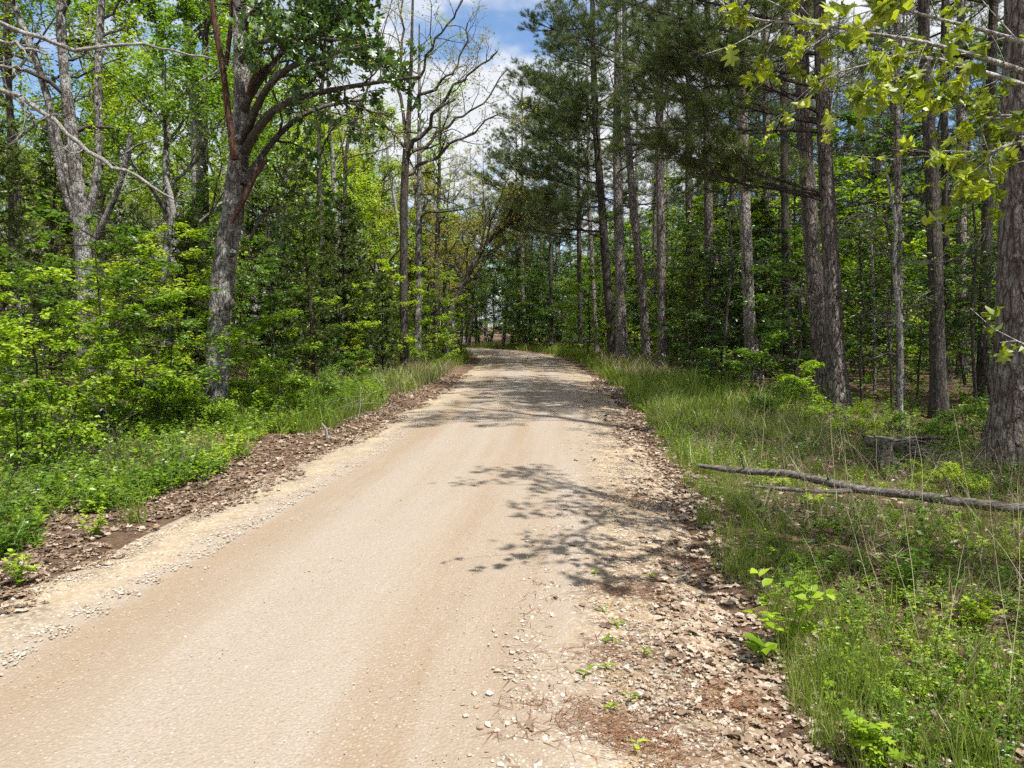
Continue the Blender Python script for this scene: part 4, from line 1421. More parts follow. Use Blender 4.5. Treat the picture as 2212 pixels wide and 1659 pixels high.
S_ = [
    ('shrub_a', 40, 8.6, .70, 'leaf_fresh', 'bright shrub at the left edge behind the weeds'),
    ('shrub_a', 330, 11.2, .62, 'leaf_fresh', 'heart-leaved shrub hugging the big oak\'s left foot'),
    ('shrub_b', 420, 11.6, .75, 'leaf_fresh', 'small bright shrub in front of the big oak\'s foot'),
    ('shrub_a', 620, 12.6, .66, 'leaf_fresh', 'bright spreading shrub right of the big oak, at the verge'),
    ('shrub_b', 560, 12.9, .60, 'leaf_lime', 'low lime shrub between the big oak and the spreading shrub'),
    ('shrub_b', 695, 15.5, .70, 'leaf_green', 'green shrub under the slim cedar'),
    ('shrub_a', 760, 19, .60, 'leaf_green', 'green shrub behind the tall verge grass'),
    ('shrub_a', 1640, 16.5, .92, 'leaf_green', 'big loose shrub under the lone flaky pine'),
    ('shrub_a', 1560, 18, .66, 'leaf_green', 'dim shrub left of the big loose shrub'),
    ('shrub_a', 1735, 13.6, .58, 'leaf_fresh', 'broad-leaved shrub at the foot of the close pair of pines'),
    ('shrub_b', 1660, 12.6, .70, 'leaf_green', 'low dark shrub in front of the big loose shrub'),
    ('shrub_b', 1865, 11.0, .55, 'leaf_lime', 'yellowish low shrub right of the front pine\'s foot'),
    ('shrub_b', 2040, 10.6, .60, 'leaf_green', 'shaded low shrub in front of the black-barked pine'),
    ('shrub_b', 2120, 9.6, .66, 'leaf_green', 'shaded shrub left of the biggest trunk'),
    ('shrub_b', 1950, 10.9, .50, 'leaf_green', 'low shrub right behind the rotten log'),
    ('shrub_b', 2085, 7.35, .34, 'leaf_lime', 'little sunlit yellow-green shrub above the fallen branch'),
    ('shrub_b', 2010, 7.9, .22, 'leaf_lime', 'tiny bright shrub on the sunlit needle patch'),
]
for k, vx, Y, s, lf, lab in S_:
    vplace(k, 'shrub', lab, 'shrub', vx, Y, sc=s, leaf=M[lf], parts=ST)
R_ = [
    ('under_b', 1268, 37, .85, 'leaf_fresh', 'bright young tree behind the pale slim pine at the bend'),
    ('under_a', 1372, 34, .95, 'leaf_fresh', 'sunlit young tree between the pale pine and the left-leaning pine'),
    ('under_a', 1300, 42, .9, 'leaf_green', 'green young tree behind the leftmost dark pine'),
    ('under_b', 1465, 30, .9, 'leaf_green', 'dark young tree right behind the reddish pine'),
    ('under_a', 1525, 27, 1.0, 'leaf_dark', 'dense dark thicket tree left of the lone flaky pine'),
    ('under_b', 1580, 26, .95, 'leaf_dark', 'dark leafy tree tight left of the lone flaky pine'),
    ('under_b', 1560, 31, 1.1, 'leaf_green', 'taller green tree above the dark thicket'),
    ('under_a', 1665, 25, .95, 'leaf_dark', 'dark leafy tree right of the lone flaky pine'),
    ('under_b', 1715, 22, .80, 'leaf_green', 'shaded young tree left of the close pair of pines'),
    ('under_a', 1870, 22, .72, 'leaf_green', 'thin-leaved young tree right of the close pair of pines'),
    ('under_b', 1900, 29, .9, 'leaf_lime', 'sunlit young tree seen between the pair and the grey pine'),
    ('under_b', 1975, 32, 1.0, 'leaf_lime', 'bright lime young tree left of the black-barked pine'),
    ('under_a', 1985, 18, .66, 'leaf_green', 'green young tree just left of the black-barked pine'),
    ('under_b', 2090, 20, .85, 'leaf_green', 'shaded young tree right of the black-barked pine'),
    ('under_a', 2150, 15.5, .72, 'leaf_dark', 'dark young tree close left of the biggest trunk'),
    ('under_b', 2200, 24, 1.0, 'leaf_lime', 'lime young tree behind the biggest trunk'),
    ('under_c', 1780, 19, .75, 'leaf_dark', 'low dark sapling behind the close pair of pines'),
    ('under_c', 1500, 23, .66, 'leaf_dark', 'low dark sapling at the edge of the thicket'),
    ('under_c', 1455, 27.5, .55, 'leaf_fresh', 'low bright sapling beside the reddish pine\'s foot'),
]
for k, vx, Y, s, lf, lab in R_:
    vplace(k, 'young_tree', lab, 'tree', vx, Y, sc=s, leaf=M[lf], parts=TC)
vplace('cedar_b', 'cedar_tree', 'dark cedar in the thicket behind the lone flaky pine', 'tree', 1640, 28, sc=1.4)
vplace('cedar_a', 'cedar_tree', 'feathery cedar between the reddish pine and the thicket', 'tree', 1500, 25.5, sc=.72)

X_ = [('oak_c', 838, 34, 1.02, 'leaf_lime', 'tall lime tree directly behind the crooked dark-limbed oak'),
      ('oak_c', 712, 31, .95, 'leaf_lime', 'lime tree filling the gap between the thin dark oaks'),
      ('oak_c', 640, 27, .98, 'leaf_fresh', 'bright tree right behind the big leaning oak\'s crown'),
      ('oak_c', 910, 40, .90, 'leaf_yellow', 'yellowish tree right of the crooked oak, below the sky gap'),
      ('sparse_b', 965, 41, 1.0, 'leaf_yellow', 'yellow-budded gnarled tree at the inside of the bend'),
      ('oak_c', 985, 47, .78, 'leaf_yellow', 'yellow-green tree at the left of the bend, below the sky gap'),
      ('oak_b', 560, 33, .95, 'leaf_lime', 'lime tree showing through the big leaning oak\'s limbs'),
      ('oak_c', 1035, 66, .98, 'leaf_fresh', 'bright tree straight behind the bend'),
      ('oak_c', 1085, 63, .86, 'leaf_green', 'green tree closing the road\'s tunnel, centre'),
      ('oak_c', 1150, 61, .90, 'leaf_green', 'green tree closing the road\'s tunnel, right of centre'),
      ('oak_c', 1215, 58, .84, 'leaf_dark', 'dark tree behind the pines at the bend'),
      ('oak_c', 1000, 70, 1.1, 'leaf_yellow', 'yellowish tree top behind the leaning tree'),
      ('oak_a', 1120, 74, .85, 'leaf_green', 'tall green tree far behind the two far pine stems'),
      ('sparse_a', 1010, 60, .95, 'leaf_lime', 'gnarled twiggy tree far behind the leaning tree'),
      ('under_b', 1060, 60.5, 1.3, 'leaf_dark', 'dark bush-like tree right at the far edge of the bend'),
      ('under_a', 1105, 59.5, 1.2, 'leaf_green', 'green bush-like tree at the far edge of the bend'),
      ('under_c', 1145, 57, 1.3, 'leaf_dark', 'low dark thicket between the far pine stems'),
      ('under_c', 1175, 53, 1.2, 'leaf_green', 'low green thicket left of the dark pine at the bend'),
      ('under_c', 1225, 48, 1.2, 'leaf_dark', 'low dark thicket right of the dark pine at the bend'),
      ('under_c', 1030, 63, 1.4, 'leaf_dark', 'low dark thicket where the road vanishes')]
for k, vx, Y, s, lf, lab in X_:
    vplace(k, 'oak_tree' if k[0] != 'u' else 'young_tree', lab, 'tree', vx, Y, sc=s, leaf=M[lf])

# thin crooked stems among the right-hand pines
for i, (pts, Y, lab) in enumerate([
        ([(1950, 965, 13), (1944, 860, 12), (1948, 760, 11), (1940, 660, 11), (1930, 560, 10), (1938, 480, 9), (1920, 400, 6), (1910, 340, 3)], 11.4, 'crooked lichen-spotted stem in front of the grey pine'),
        ([(1928, 915, 8), (1926, 800, 7), (1918, 690, 7), (1930, 600, 6), (1922, 510, 5), (1905, 450, 3)], 13.6, 'thin black stem left of the crooked lichen stem'),
        ([(1862, 885, 6), (1858, 780, 6), (1862, 650, 5), (1856, 500, 4)], 16, 'wiry dark sapling stem just right of the front pine'),
        ([(2110, 905, 8), (2104, 800, 8), (2098, 660, 7), (2110, 540, 6), (2100, 420, 4)], 14.5, 'wiry stem between the black pine and the biggest trunk'),
        ([(1562, 800, 6), (1570, 680, 6), (1582, 560, 5), (1575, 460, 3)], 22, 'bent dark stem inside the thicket'),
        ([(1890, 830, 7), (1888, 730, 7), (1886, 600, 6), (1880, 480, 5)], 19, 'pale thin stem in the sunlit gap right of the pair')]):
    pole_tree('sapling', lab, pts, Y, 0, 'dark_bark' if i not in (0, 5) else 'oak_bark_pale', 'leaf_green', 300 + i, Lr=(.5, 1.5), nl=11, leafsize=.07, per=3, start=.3, sides=7, keep=.5)

# deeper woods: many alike trees one cannot tell apart share a label within their group
FILL = rs(777)
taken = [(o.location.x, o.location.y) for o in COL.objects if o.type == 'EMPTY']


def fill(n, kinds, xr, yr, umin, mind, name, label, group, scr, leafs, parts=TC, wedge=.80, tries=60, bark=None, pad=3.0):
    c = 0
    for _ in range(n * tries):
        if c >= n:
            break
        x, y = FILL.uniform(*xr), FILL.uniform(*yr)
        if abs(x) > wedge * y + pad:
            continue
        u = float(across(x, y)[0])
        if abs(u) < umin or min((x - a) ** 2 + (y - b) ** 2 for a, b in taken) < mind * mind:
            continue
        taken.append((x, y))
        k = kinds[FILL.integers(len(kinds))]
        lf = leafs[FILL.integers(len(leafs))] if leafs else None
        place(k, name, label.replace('%s', WORD[lf]), 'tree', x, y, group.replace('%s', WORD[lf]), FILL.uniform(*scr), FILL.uniform(0, 6.28), M[lf] if lf else None, None, parts)
        c += 1


WORD = {'leaf_fresh': 'fresh green', 'leaf_lime': 'lime green', 'leaf_green': 'mid green', 'leaf_dark': 'dark green', 'leaf_yellow': 'yellowish', None: ''}
fill(10, ['oak_c', 'oak_b'], (-20, -5), (33, 52), 6.0, 2.4, 'oak_tree', '%s leafy tree behind the crooked bare oak, one of several alike', 'trees behind the crooked oak (%s)', (.7, .95), ['leaf_lime', 'leaf_fresh', 'leaf_lime'])
fill(14, ['sparse_a', 'sparse_b'], (-26, -2), (30, 60), 5.0, 2.2, 'oak_tree', 'thinly leafed gnarled tree in the left woods, one of many alike', 'half-leafed trees in the left woods', (.75, 1.1), None)
fill(26, ['oak_a', 'oak_b', 'oak_c'], (-50, -8), (22, 66), 6.5, 2.6, 'oak_tree', '%s leafy tree deep in the left woods, one of several alike', 'leafy trees in the left woods (%s)', (.8, 1.15), ['leaf_fresh', 'leaf_lime', 'leaf_green', 'leaf_fresh'])
fill(30, ['under_a', 'under_b'], (-30, -3), (18, 55), 4.5, 1.6, 'young_tree', '%s tiered young tree in the left woods, one of several alike', 'young trees in the left woods (%s)', (.7, 1.2), ['leaf_fresh', 'leaf_lime', 'leaf_green'])
fill(6, ['cedar_a', 'cedar_b'], (-22, -4), (24, 45), 5, 2, 'cedar_tree', 'dark cedar inside the left woods, one of several alike', 'cedars in the left woods', (.8, 1.2), None)
fill(50, ['pine_a', 'pine_b', 'pine_c', 'pine_a'], (9, 62), (26, 78), 7.5, 2.1, 'pine_tree', 'slender pine trunk deep in the right woods, one of many alike', 'pines deep in the right woods', (.85, 1.1), None)
fill(70, ['under_a', 'under_b', 'under_b'], (8, 55), (22, 66), 6, 1.6, 'young_tree', '%s young tree under the far pines on the right, one of several alike', 'young trees under the right-hand pines (%s)', (1.0, 1.9), ['leaf_green', 'leaf_green', 'leaf_fresh', 'leaf_lime', 'leaf_dark'])
fill(34, ['oak_c', 'oak_a'], (12, 66), (38, 84), 8, 2.4, 'oak_tree', '%s leafy tree behind the far pines on the right', 'leafy trees behind the right-hand pines (%s)', (.6, .95), ['leaf_fresh', 'leaf_lime', 'leaf_green'])
fill(26, ['pine_c'], (10, 46), (30, 62), 7.5, 1.7, 'pine_tree', 'low-crowned slim pine in the right woods, one of many alike', 'low-crowned pines in the right woods', (.8, 1.15), None)
fill(30, ['pine_a', 'pine_c', 'pine_b'], (-26, 22), (58, 92), 6.0, 2.2, 'pine_tree', 'far pine beyond the bend of the road, one of many alike', 'pines beyond the bend', (.85, 1.1), None)
fill(70, ['under_a', 'under_b'], (-16, 22), (50, 78), 3.6, 1.1, 'young_tree', '%s far young tree beyond the bend of the road, one of several alike', 'young trees beyond the bend (%s)', (.9, 1.7), ['leaf_green', 'leaf_dark', 'leaf_green'])
fill(64, ['oak_c', 'oak_c', 'under_b'], (-50, 50), (66, 100), 6, 1.6, 'oak_tree', '%s leafy tree closing the view far behind the bend', 'trees closing the view (%s)', (.65, 1.1), ['leaf_green', 'leaf_dark'])
fill(50, ['under_b', 'oak_c'], (-90, 90), (98, 130), 8, 2.5, 'young_tree', '%s leafy tree in the farthest row of the woods', 'farthest row of trees (%s)', (1.1, 1.8), ['leaf_green', 'leaf_fresh'], wedge=.75)
# neighbours just outside the frame on the right, whose shade falls across the verge
for i, (x, y, s) in enumerate([(9.6, 4.2, .9), (8.6, 7.0, .85), (13.5, 9.0, 1.0), (12.0, 1.0, 1.0), (10.8, 12.6, .9), (15.5, 13.0, 1.0), (7.4, .8, .8), (8.3, -2.6, .85), (6.6, -5.0, .8), (11.0, -3.0, .95), (13.0, 4.5, .9)]):
    place(['pine_a', 'pine_c', 'pine_b'][i % 3], 'pine_tree', 'pine standing beyond the right edge of the view, one of a few', 'tree', x, y, 'pines beyond the right edge', s)


# ------------------------------------------------------------------ ground cover
def herb(seed, H, nst, nl, size, tmpl, spread):
    rng = rs(seed)
    mb, T = MB(), Tubes()
    for s in range(nst):
        d = unit([rng.normal() * spread, rng.normal() * spread, 1])
        P = path((rng.normal() * .02, rng.normal() * .02, 0), d, H * rng.uniform(.6, 1), 3, .12, 0, rng)
        T.add(P, [.0022, .0018, .001], 3, .4)
        t = rng.uniform(.2, 1, nl)
        Q = P[0] + (P[-1] - P[0]) * t[:, None]
        az = rng.uniform(0, 6.28, nl)
        D = np.column_stack([np.cos(az), np.sin(az), rng.uniform(-.1, .5, nl)])
        put(mb, tmpl, Q, D, np.array([0, 0, 1]) + rng.normal(size=(nl, 3)) * .3, rng.uniform(.6, 1.2, nl) * size, rng.uniform(.2, .8, nl), 0)
    T.into(mb, 0, seed, False)
    return chunks_of(mb)


HERBS0 = [herb(1, .22, 3, 8, .055, DIA, .35), herb(2, .30, 3, 10, .045, DIA, .3), herb(3, .16, 4, 6, .06, DIA, .6), herb(4, .38, 2, 14, .05, DIA, .2), herb(5, .25, 4, 8, .035, DIA, .4)]


HERBS = HERBS0[:3] + [[(V, Fc, va, 1) for V, Fc, va, mi in h] for h in HERBS0[1:]]


def blade_clump(seed, n, H, wd, spread, bend):
    rng = rs(seed)
    az = rng.uniform(0, 6.28, n)
    d = np.column_stack([np.cos(az), np.sin(az)])
    h = H * rng.uniform(.45, 1.1, n)
    b = bend * rng.uniform(.3, 1.2, n) * h
    base = rng.normal(size=(n, 2)) * spread
    ts = np.array([0, .4, .75, 1.0])
    C = np.stack([np.column_stack([base + d * (b * t * t)[:, None], h * t * (1 - .12 * t)]) for t in ts], 1)
    sd = np.column_stack([-d[:, 1], d[:, 0], np.zeros(n)])
    a2 = rng.uniform(0, 6.28, n)
    sd = np.column_stack([np.cos(a2), np.sin(a2), np.zeros(n)])
    w_ = wd * rng.uniform(.6, 1.3, n)
    V, Fq, Ft = [], [], []
    for i in range(n):
        o = i * 7
        for k, f in ((0, 1), (1, .85), (2, .55)):
            V += [C[i, k] - sd[i] * w_[i] * f / 2, C[i, k] + sd[i] * w_[i] * f / 2]
        V.append(C[i, 3])
        Fq += [[o, o + 1, o + 3, o + 2], [o + 2, o + 3, o + 5, o + 4]]
        Ft.append([o + 4, o + 5, o + 6])
    va = np.repeat(rng.uniform(.2, .8, n), 7)
    V = np.array(V)
    return [(V, np.array(Fq + [[t[0], t[1], t[2], t[2]] for t in []]), va, 0), (V, np.array(Ft), va, 0)]


GR = [blade_clump(i, 13, .26, .006, .045, .45) for i in range(4)]
GRT = [blade_clump(10 + i, 11, .55, .006, .05, .35) for i in range(3)]
GRF = [blade_clump(20 + i, 12, .40, .014, .10, .4) for i in range(3)]


def logy(rng, n, a, b):
    return a * (b / a) ** rng.random(n)


def band(rng, n, y0, y1, u0, u1, pw=1.0):
    """points beside the road: log-spread along it, u0..u1 metres from its middle"""
    y = logy(rng, n, y0, y1)
    k = np.searchsorted(RCL[:, 1][:330], y).clip(1, 329)
    u = u0 + (u1 - u0) * rng.random(n) ** pw
    P = RCL[k] + RN[k] * u[:, None]
    P = P + rng.normal(size=P.shape) * .03
    return P[:, 0], P[:, 1] + rng.uniform(-.08, .08, n), u


def lay(mb, protos, x, y, sc, rng, tilt=.12, var=None, sink=.0):
    if tilt:
        t_ = np.clip((x - 2.1) / 3.0, 0, 1)
        yl = 8.1 - 2.0 * t_
        low = (x > 2.0) & (x < 5.6) & (y > yl - .9) & (y < yl + .15)
        sc = np.where(low & (sc > .02), np.minimum(np.broadcast_to(sc, x.shape), .38), sc)
    z = rz(x, y) - sink
    P = np.column_stack([x, y, z])
    pick = rng.integers(0, len(protos), len(x))
    sc = np.broadcast_to(sc, (len(x),))
    var = np.zeros(len(x)) if var is None else var
    for i, pr in enumerate(protos):
        m = pick == i
        if m.any():
            replicate(mb, pr, P[m], rng.uniform(0, 6.28, m.sum()), sc[m], var[m], tilt, rng)


def wedge_ok(x, y, s=.74, pad=.6):
    return np.abs(x) < s * y + pad


def stuff(name, mb, mats, label, cat):
    o = part(name, mb.mesh(name, mats, False))
    tag(o, label, cat, None, 'stuff')
    return o


def cover():
    rng = rs(4242)
    # --- grass
    g, d, hb = MB(), MB(), MB()
    for side, u0, u1, n in ((1, 2.45, 6.6, 5600), (-1, -2.85, -6.6, 3200)):
        x, y, u = band(rng, n, 2.2, 17, u0, u1, 1.35)
        e = np.abs(u) - abs(u0) - (vnoise(x + 9, y + 5, 1.5) - .45) * .9
        den = -.05 + 1.3 * vnoise(x + 31, y + 77, .9)
        if side < 0:
            den *= .75
        ok = wedge_ok(x, y) & (e > 0) & (rng.random(n) < den)
        x, y = x[ok], y[ok]
        lay(g, GR, x, y, rng.uniform(.35, .85, len(x)) * (.55 + .8 * vnoise(x + 61, y + 13, .6)), rng, .22, (vnoise(x, y, .9) - .5) * .6)
    for side, u0, u1, n in ((1, 2.5, 5.2, 2300), (-1, -2.75, -5.6, 2500)):
        x, y, u = band(rng, n, 11, 58, u0, u1, 1.25)
        e = np.abs(u) - abs(u0) - (vnoise(x + 9, y + 5, .9) - .45) * .8
        ok = wedge_ok(x, y) & (e > 0)
        x, y = x[ok], y[ok]
        lay(g, GRF, x, y, rng.uniform(.6, 1.3, len(x)) * np.clip(.75 + y / 60, .8, 1.5), rng, .12, (vnoise(x, y, .5) - .5) * .6)
    # fresh edge of taller grass along the right leaf strip
    x, y, u = band(rng, 620, 2.6, 14, 2.45, 2.9)
    x += (vnoise(x + 9, y + 5, 1.5) - .45) * .5
    lay(g, GRT, x, y, rng.uniform(.28, .55, len(x)), rng, .15, .15 + rng.normal(size=len(x)) * .08)
    stuff('grass', g, [M['grass']], 'green grass growing along both verges of the road', 'grass')
    # --- straw-coloured dead grass
    for (x0, x1, y0, y1, n, s0, s1) in ((3.0, 5.0, 22, 34, 240, .9, 1.5), (-5.5, -2.6, 17, 29, 420, .75, 1.25), (2.6, 6.0, 6.5, 15, 330, .6, 1.05), (2.6, 5.8, 2.5, 7, 800, .22, .5), (2.6, 6.4, 5, 13, 800, .28, .7), (-7.5, -3.2, 5.5, 13.5, 420, .4, .9)):
        y = rng.uniform(y0, y1, n)
        k = np.searchsorted(RCL[:, 1][:330], y)
        x = RCL[k, 0] + rng.uniform(x0, x1, n)
        ok = rng.random(n) < .35 + vnoise(x + 3, y + 8, .7)
        x, y = x[ok], y[ok]
        lay(d, [blade_clump(40 + i, 7, .62, .0045 if y0 < 12 else .010, .06, .5) for i in range(3)], x, y, rng.uniform(s0, s1, len(x)), rng, .45, rng.normal(size=len(x)) * .15)
    # lone tall stalks
    T = Tubes()
    x, y, u = band(rng, 130, 2.9, 12, 2.8, 5.6)
    for a, b in zip(x, y):
        L = rng.uniform(.5, 1.0)
        P = path((a, b, float(rz(a, b)[0])), (rng.normal() * .25, rng.normal() * .25, 1), L, 7, .06, -.06, rng)
        T.add(P, np.linspace(.0026, .0009, 7), 3, rng.uniform(.5, 1))
        if rng.random() < .2:
            for q in range(12):
                T.add(path(P[-1] - (P[-1] - P[-2]) * rng.uniform(0, 1.6), (P[-1] - P[-2]) + rng.normal(size=3) * .12, .09, 3, .1, 0, rng), [.0013, .001, .0006], 3, .7)
    T.into(d, 0, 1, False)
    stuff('dry_grass', d, [M['straw']], 'straw-coloured dead grass and tall stalks standing in the verges', 'dry grass')
    # --- low leafy weeds
    for side, u0, u1, n, y0 in ((-1, -2.85, -7.5, 7600, 3.6), (1, 2.6, 7.0, 6800, 2.3)):
        x, y, u = band(rng, n, y0, 19, u0, u1, 1.2)
        e = np.abs(u) - abs(u0) - (vnoise(x + 9, y + 5, 1.5) - .45) * 1.0
        ok = wedge_ok(x, y) & (e > 0) & (rng.random(n) < .25 + 1.15 * vnoise(x + 11, y + 17, .9))
        x, y = x[ok], y[ok]
        lay(hb, HERBS, x, y, rng.uniform(.45, 1.35, len(x)) * (.95 if side < 0 else .62) * np.clip(.65 + .05 * y, .8, 1.4), rng, .2, (vnoise(x + 5, y + 2, .7) - .45) * .9)
    # sparse green on the shaded forest floor
    n = 4200
    y = logy(rng, n, 7, 60)
    x = rng.uniform(-1, 1, n) * (.74 * y + 1)
    u = across(x, y)
    ok = (np.abs(u) > 5) & (rng.random(n) < .2 + vnoise(x + 1, y + 2, .35))
    x, y = x[ok], y[ok]
    lay(hb, HERBS, x, y, rng.uniform(.8, 1.6, len(x)) * np.clip(y / 14, .9, 2.6), rng, .25, rng.normal(size=len(x)) * .15 - .1)
    stuff('weeds', hb, [M['leaf_fresh'], M['leaf_green']], 'low leafy weeds covering the verges and the forest edge', 'weeds')
    # --- fallen leaves
    L = MB()
    for crl in (.9, -.7, 1.6):
        o = np.array([(0, 0), (.16, .18), (.12, .34), (.36, .46), (.18, .60), (.26, .82), (0, 1), (-.26, .80), (-.18, .60), (-.36, .48), (-.12, .34), (-.16, .18)])
        V2 = np.concatenate([o, [[0, .5]]])
        V = np.column_stack([V2, .6 * crl * (V2[:, 0] ** 2 * 1.3 + (V2[:, 1] - .5) ** 2 * .4) + .06 * np.sin(V2[:, 1] * 8 + crl * 3) + .04 * np.sin(V2[:, 0] * 14)])
        tm = (V, np.array([[i, (i + 1) % 12, 12] for i in range(12)]))
        for (u0, u1, y0, y1, n, pw, edge) in ((-1.75, -3.8, 3.2, 26, 5200, 1.0, 1), (1.85, 2.75, 2.3, 24, 2600, 1.0, 1), (2.6, 6.8, 2.3, 14, 4600, 1, 0), (-3, -8, 4, 14, 1600, 1, 0), (1.2, 2.0, 2.3, 20, 120, 1, 0)):
            x, y, u = band(rng, n, y0, y1, u0, u1, pw)
            if edge:
                mid, hw = (u0 + u1) / 2, abs(u1 - u0) / 2
                m = np.abs(u - mid) / hw + (vnoise(x + 3, y + 3, 1.1) - .5) * 1.5 + (vnoise(x + 13, y + 23, 3.3) - .5) * .8 < .92
            else:
                m = rng.random(n) < vnoise(x + 8, y + 1, .9) + .1
            m &= wedge_ok(x, y)
            x, y = x[m], y[m]
            k = len(x)
            P = np.column_stack([x, y, rz(x, y) + rng.uniform(.003, .014, k)])
            az = rng.uniform(0, 6.28, k)
            D = np.column_stack([np.cos(az), np.sin(az), rng.normal(size=k) * .18])
            put(L, tm, P, D, np.array([0, 0, 1]) + rng.normal(size=(k, 3)) * .24, (.028 + .065 * rng.random(k) ** 1.6) * np.clip(.7 + y / 20, .8, 1.6), np.clip(rng.normal(.46 if u0 < 0 else .68, .28, k), 0, 1), 0)
    stuff('fallen_leaves', L, [M['litter']], 'curled brown oak leaves lying in strips beside the road', 'leaves')
    # --- pine needles on the shoulder
    N = MB()
    spots = [gp(1325, 1275), (gp(1400, 1280)), gp(1560, 1510), gp(1330, 1590), gp(1340, 1075), gp(1480, 1210), gp(1430, 1640), gp(1300, 1420), gp(1250, 1560), gp(1600, 1500), gp(2010, 1050), gp(1960, 1045), gp(1925, 1055)]
    for c in spots:
        k = 170
        x = c[0] + rng.normal(size=k) * .11
        y = c[1] + rng.normal(size=k) * .07 * (1 + c[1] * .08)
        az = rng.normal(.2, .7, k)
        put(N, NEEDLE, np.column_stack([x, y, rz(x, y) + rng.uniform(.004, .02, k)]), np.column_stack([np.cos(az), np.sin(az), rng.normal(size=k) * .08]), [0, 0, 1], rng.uniform(.08, .15, k), rng.random(k), 0, .028)
    x, y, u = band(rng, 5200, 2.3, 26, 1.05, 2.3)
    az = rng.uniform(0, 6.28, len(x))
    ok = rng.random(len(x)) < vnoise(x + 4, y + 9, 1.4) * 1.2
    put(N, NEEDLE, np.column_stack([x, y, rz(x, y) + .006])[ok], np.column_stack([np.cos(az), np.sin(az), az * 0])[ok], [0, 0, 1], rng.uniform(.06, .13, ok.sum()), rng.random(ok.sum()), 0, .035)
    stuff('pine_needles', N, [M['red_needle']], 'rust-red dead pine needles drifted over the right shoulder', 'needles')
    # --- gravel
    ico = []
    ph = (1 + 5 ** .5) / 2
    IV = unit(np.array([(-1, ph, 0), (1, ph, 0), (-1, -ph, 0), (1, -ph, 0), (0, -1, ph), (0, 1, ph), (0, -1, -ph), (0, 1, -ph), (ph, 0, -1), (ph, 0, 1), (-ph, 0, -1), (-ph, 0, 1)]))
    IF = np.array([(0, 11, 5), (0, 5, 1), (0, 1, 7), (0, 7, 10), (0, 10, 11), (1, 5, 9), (5, 11, 4), (11, 10, 2), (10, 7, 6), (7, 1, 8), (3, 9, 4), (3, 4, 2), (3, 2, 6), (3, 6, 8), (3, 8, 9), (4, 9, 5), (2, 4, 11), (6, 2, 10), (8, 6, 7), (9, 8, 1)])
    for i in range(5):
        V = IV * rng.uniform(.6, 1.25, (12, 1)) * np.array([1, rng.uniform(.6, .9), rng.uniform(.4, .6)]) + [0, 0, .15]
        ico.append([(V, IF, np.full(12, .0), 0)])
    G = MB()
    for (u0, u1, y0, y1, n, s0, s1, v0, thr) in ((1.12, 2.1, 2.25, 13, 9000, .0045, .0135, .5, 0), (-1.30, -2.1, 3.1, 14, 8500, .005, .015, .48, 0), (-1.3, 1.2, 2.2, 9, 3200, .0025, .0065, .45, 0), (.95, 1.9, 2.2, 6, 260, .011, .021, .62, 0), (-1.2, 1.0, 2.2, 8, 60, .007, .013, .5, 0)):
        x, y, u = band(rng, n, y0, y1, u0, u1)
        ok = wedge_ok(x, y, .72, .3) & (rng.random(n) < .35 + .9 * vnoise(x + 2, y + 6, 2.2))
        x, y = x[ok], y[ok]
        lay(G, ico, x, y, s0 + (s1 - s0) * rng.random(len(x)) ** 2.2, rng, .25, np.clip(rng.normal(v0, .22, len(x)), .02, .98), 0)
    stuff('gravel', G, [M['stone']], 'loose pale gravel stones on the road and its shoulders', 'gravel')


cover()


# ------------------------------------------------------------------ fallen wood, stump, brush
def fallen_branch():
    rng = rs(31)
    line = [(1508, 1005, 9), (1560, 1009, 16), (1640, 1018, 18), (1700, 1027, 20), (1760, 1036, 20), (1820, 1047, 24), (1880, 1056, 24), (1960, 1068, 24), (2040, 1080, 26), (2120, 1090, 28), (2212, 1096, 29), (2330, 1100, 32)]
    Ys = [(CAMH - .15) * F / (l[1] - 705) * .995 for l in line]
    base = at(1960, 1075, 7.25)
    line = [(a, b + 3.5 * math.sin(a * .021) + rng.normal() * 1.6, c * .80) for a, b, c in line]
    root = thing('fallen_branch', 'long weathered grey fallen branch lying across the grass, forked at its left', 'log', (base[0], base[1], 0))
    T = Tubes()
    pixtube(T, line, 0, sides=12, n=60, dY=Ys)
    finish(T, root, 'trunk', [M['old_wood']], .10, 4)
    T = Tubes()
    pixtube(T, [(1862, 1056, 15), (1835, 1060, 14), (1800, 1062, 11), (1750, 1061, 10), (1690, 1056, 9), (1618, 1049, 4)], 0, sides=9, n=26, dY=[(CAMH - .12) * F / (v - 705) for v in (1056, 1060, 1062, 1061, 1056, 1049)])
    finish(T, root, 'fork', [M['old_wood']], .10, 5)
    for a, L in ((1610, .25), (1790, .18), (2060, .3)):
        T = Tubes()
        c = at(a, np.interp(a, [l[0] for l in line], [l[1] for l in line]), np.interp(a, [l[0] for l in line], Ys))
        T.add(path(c, (rng.normal() * .5, -.2, .7), L, 4, .2, 0, rng), np.linspace(.012, .004, 4), 4)
        finish(T, root, 'stub', [M['old_wood']], .05, 6)


fallen_branch()


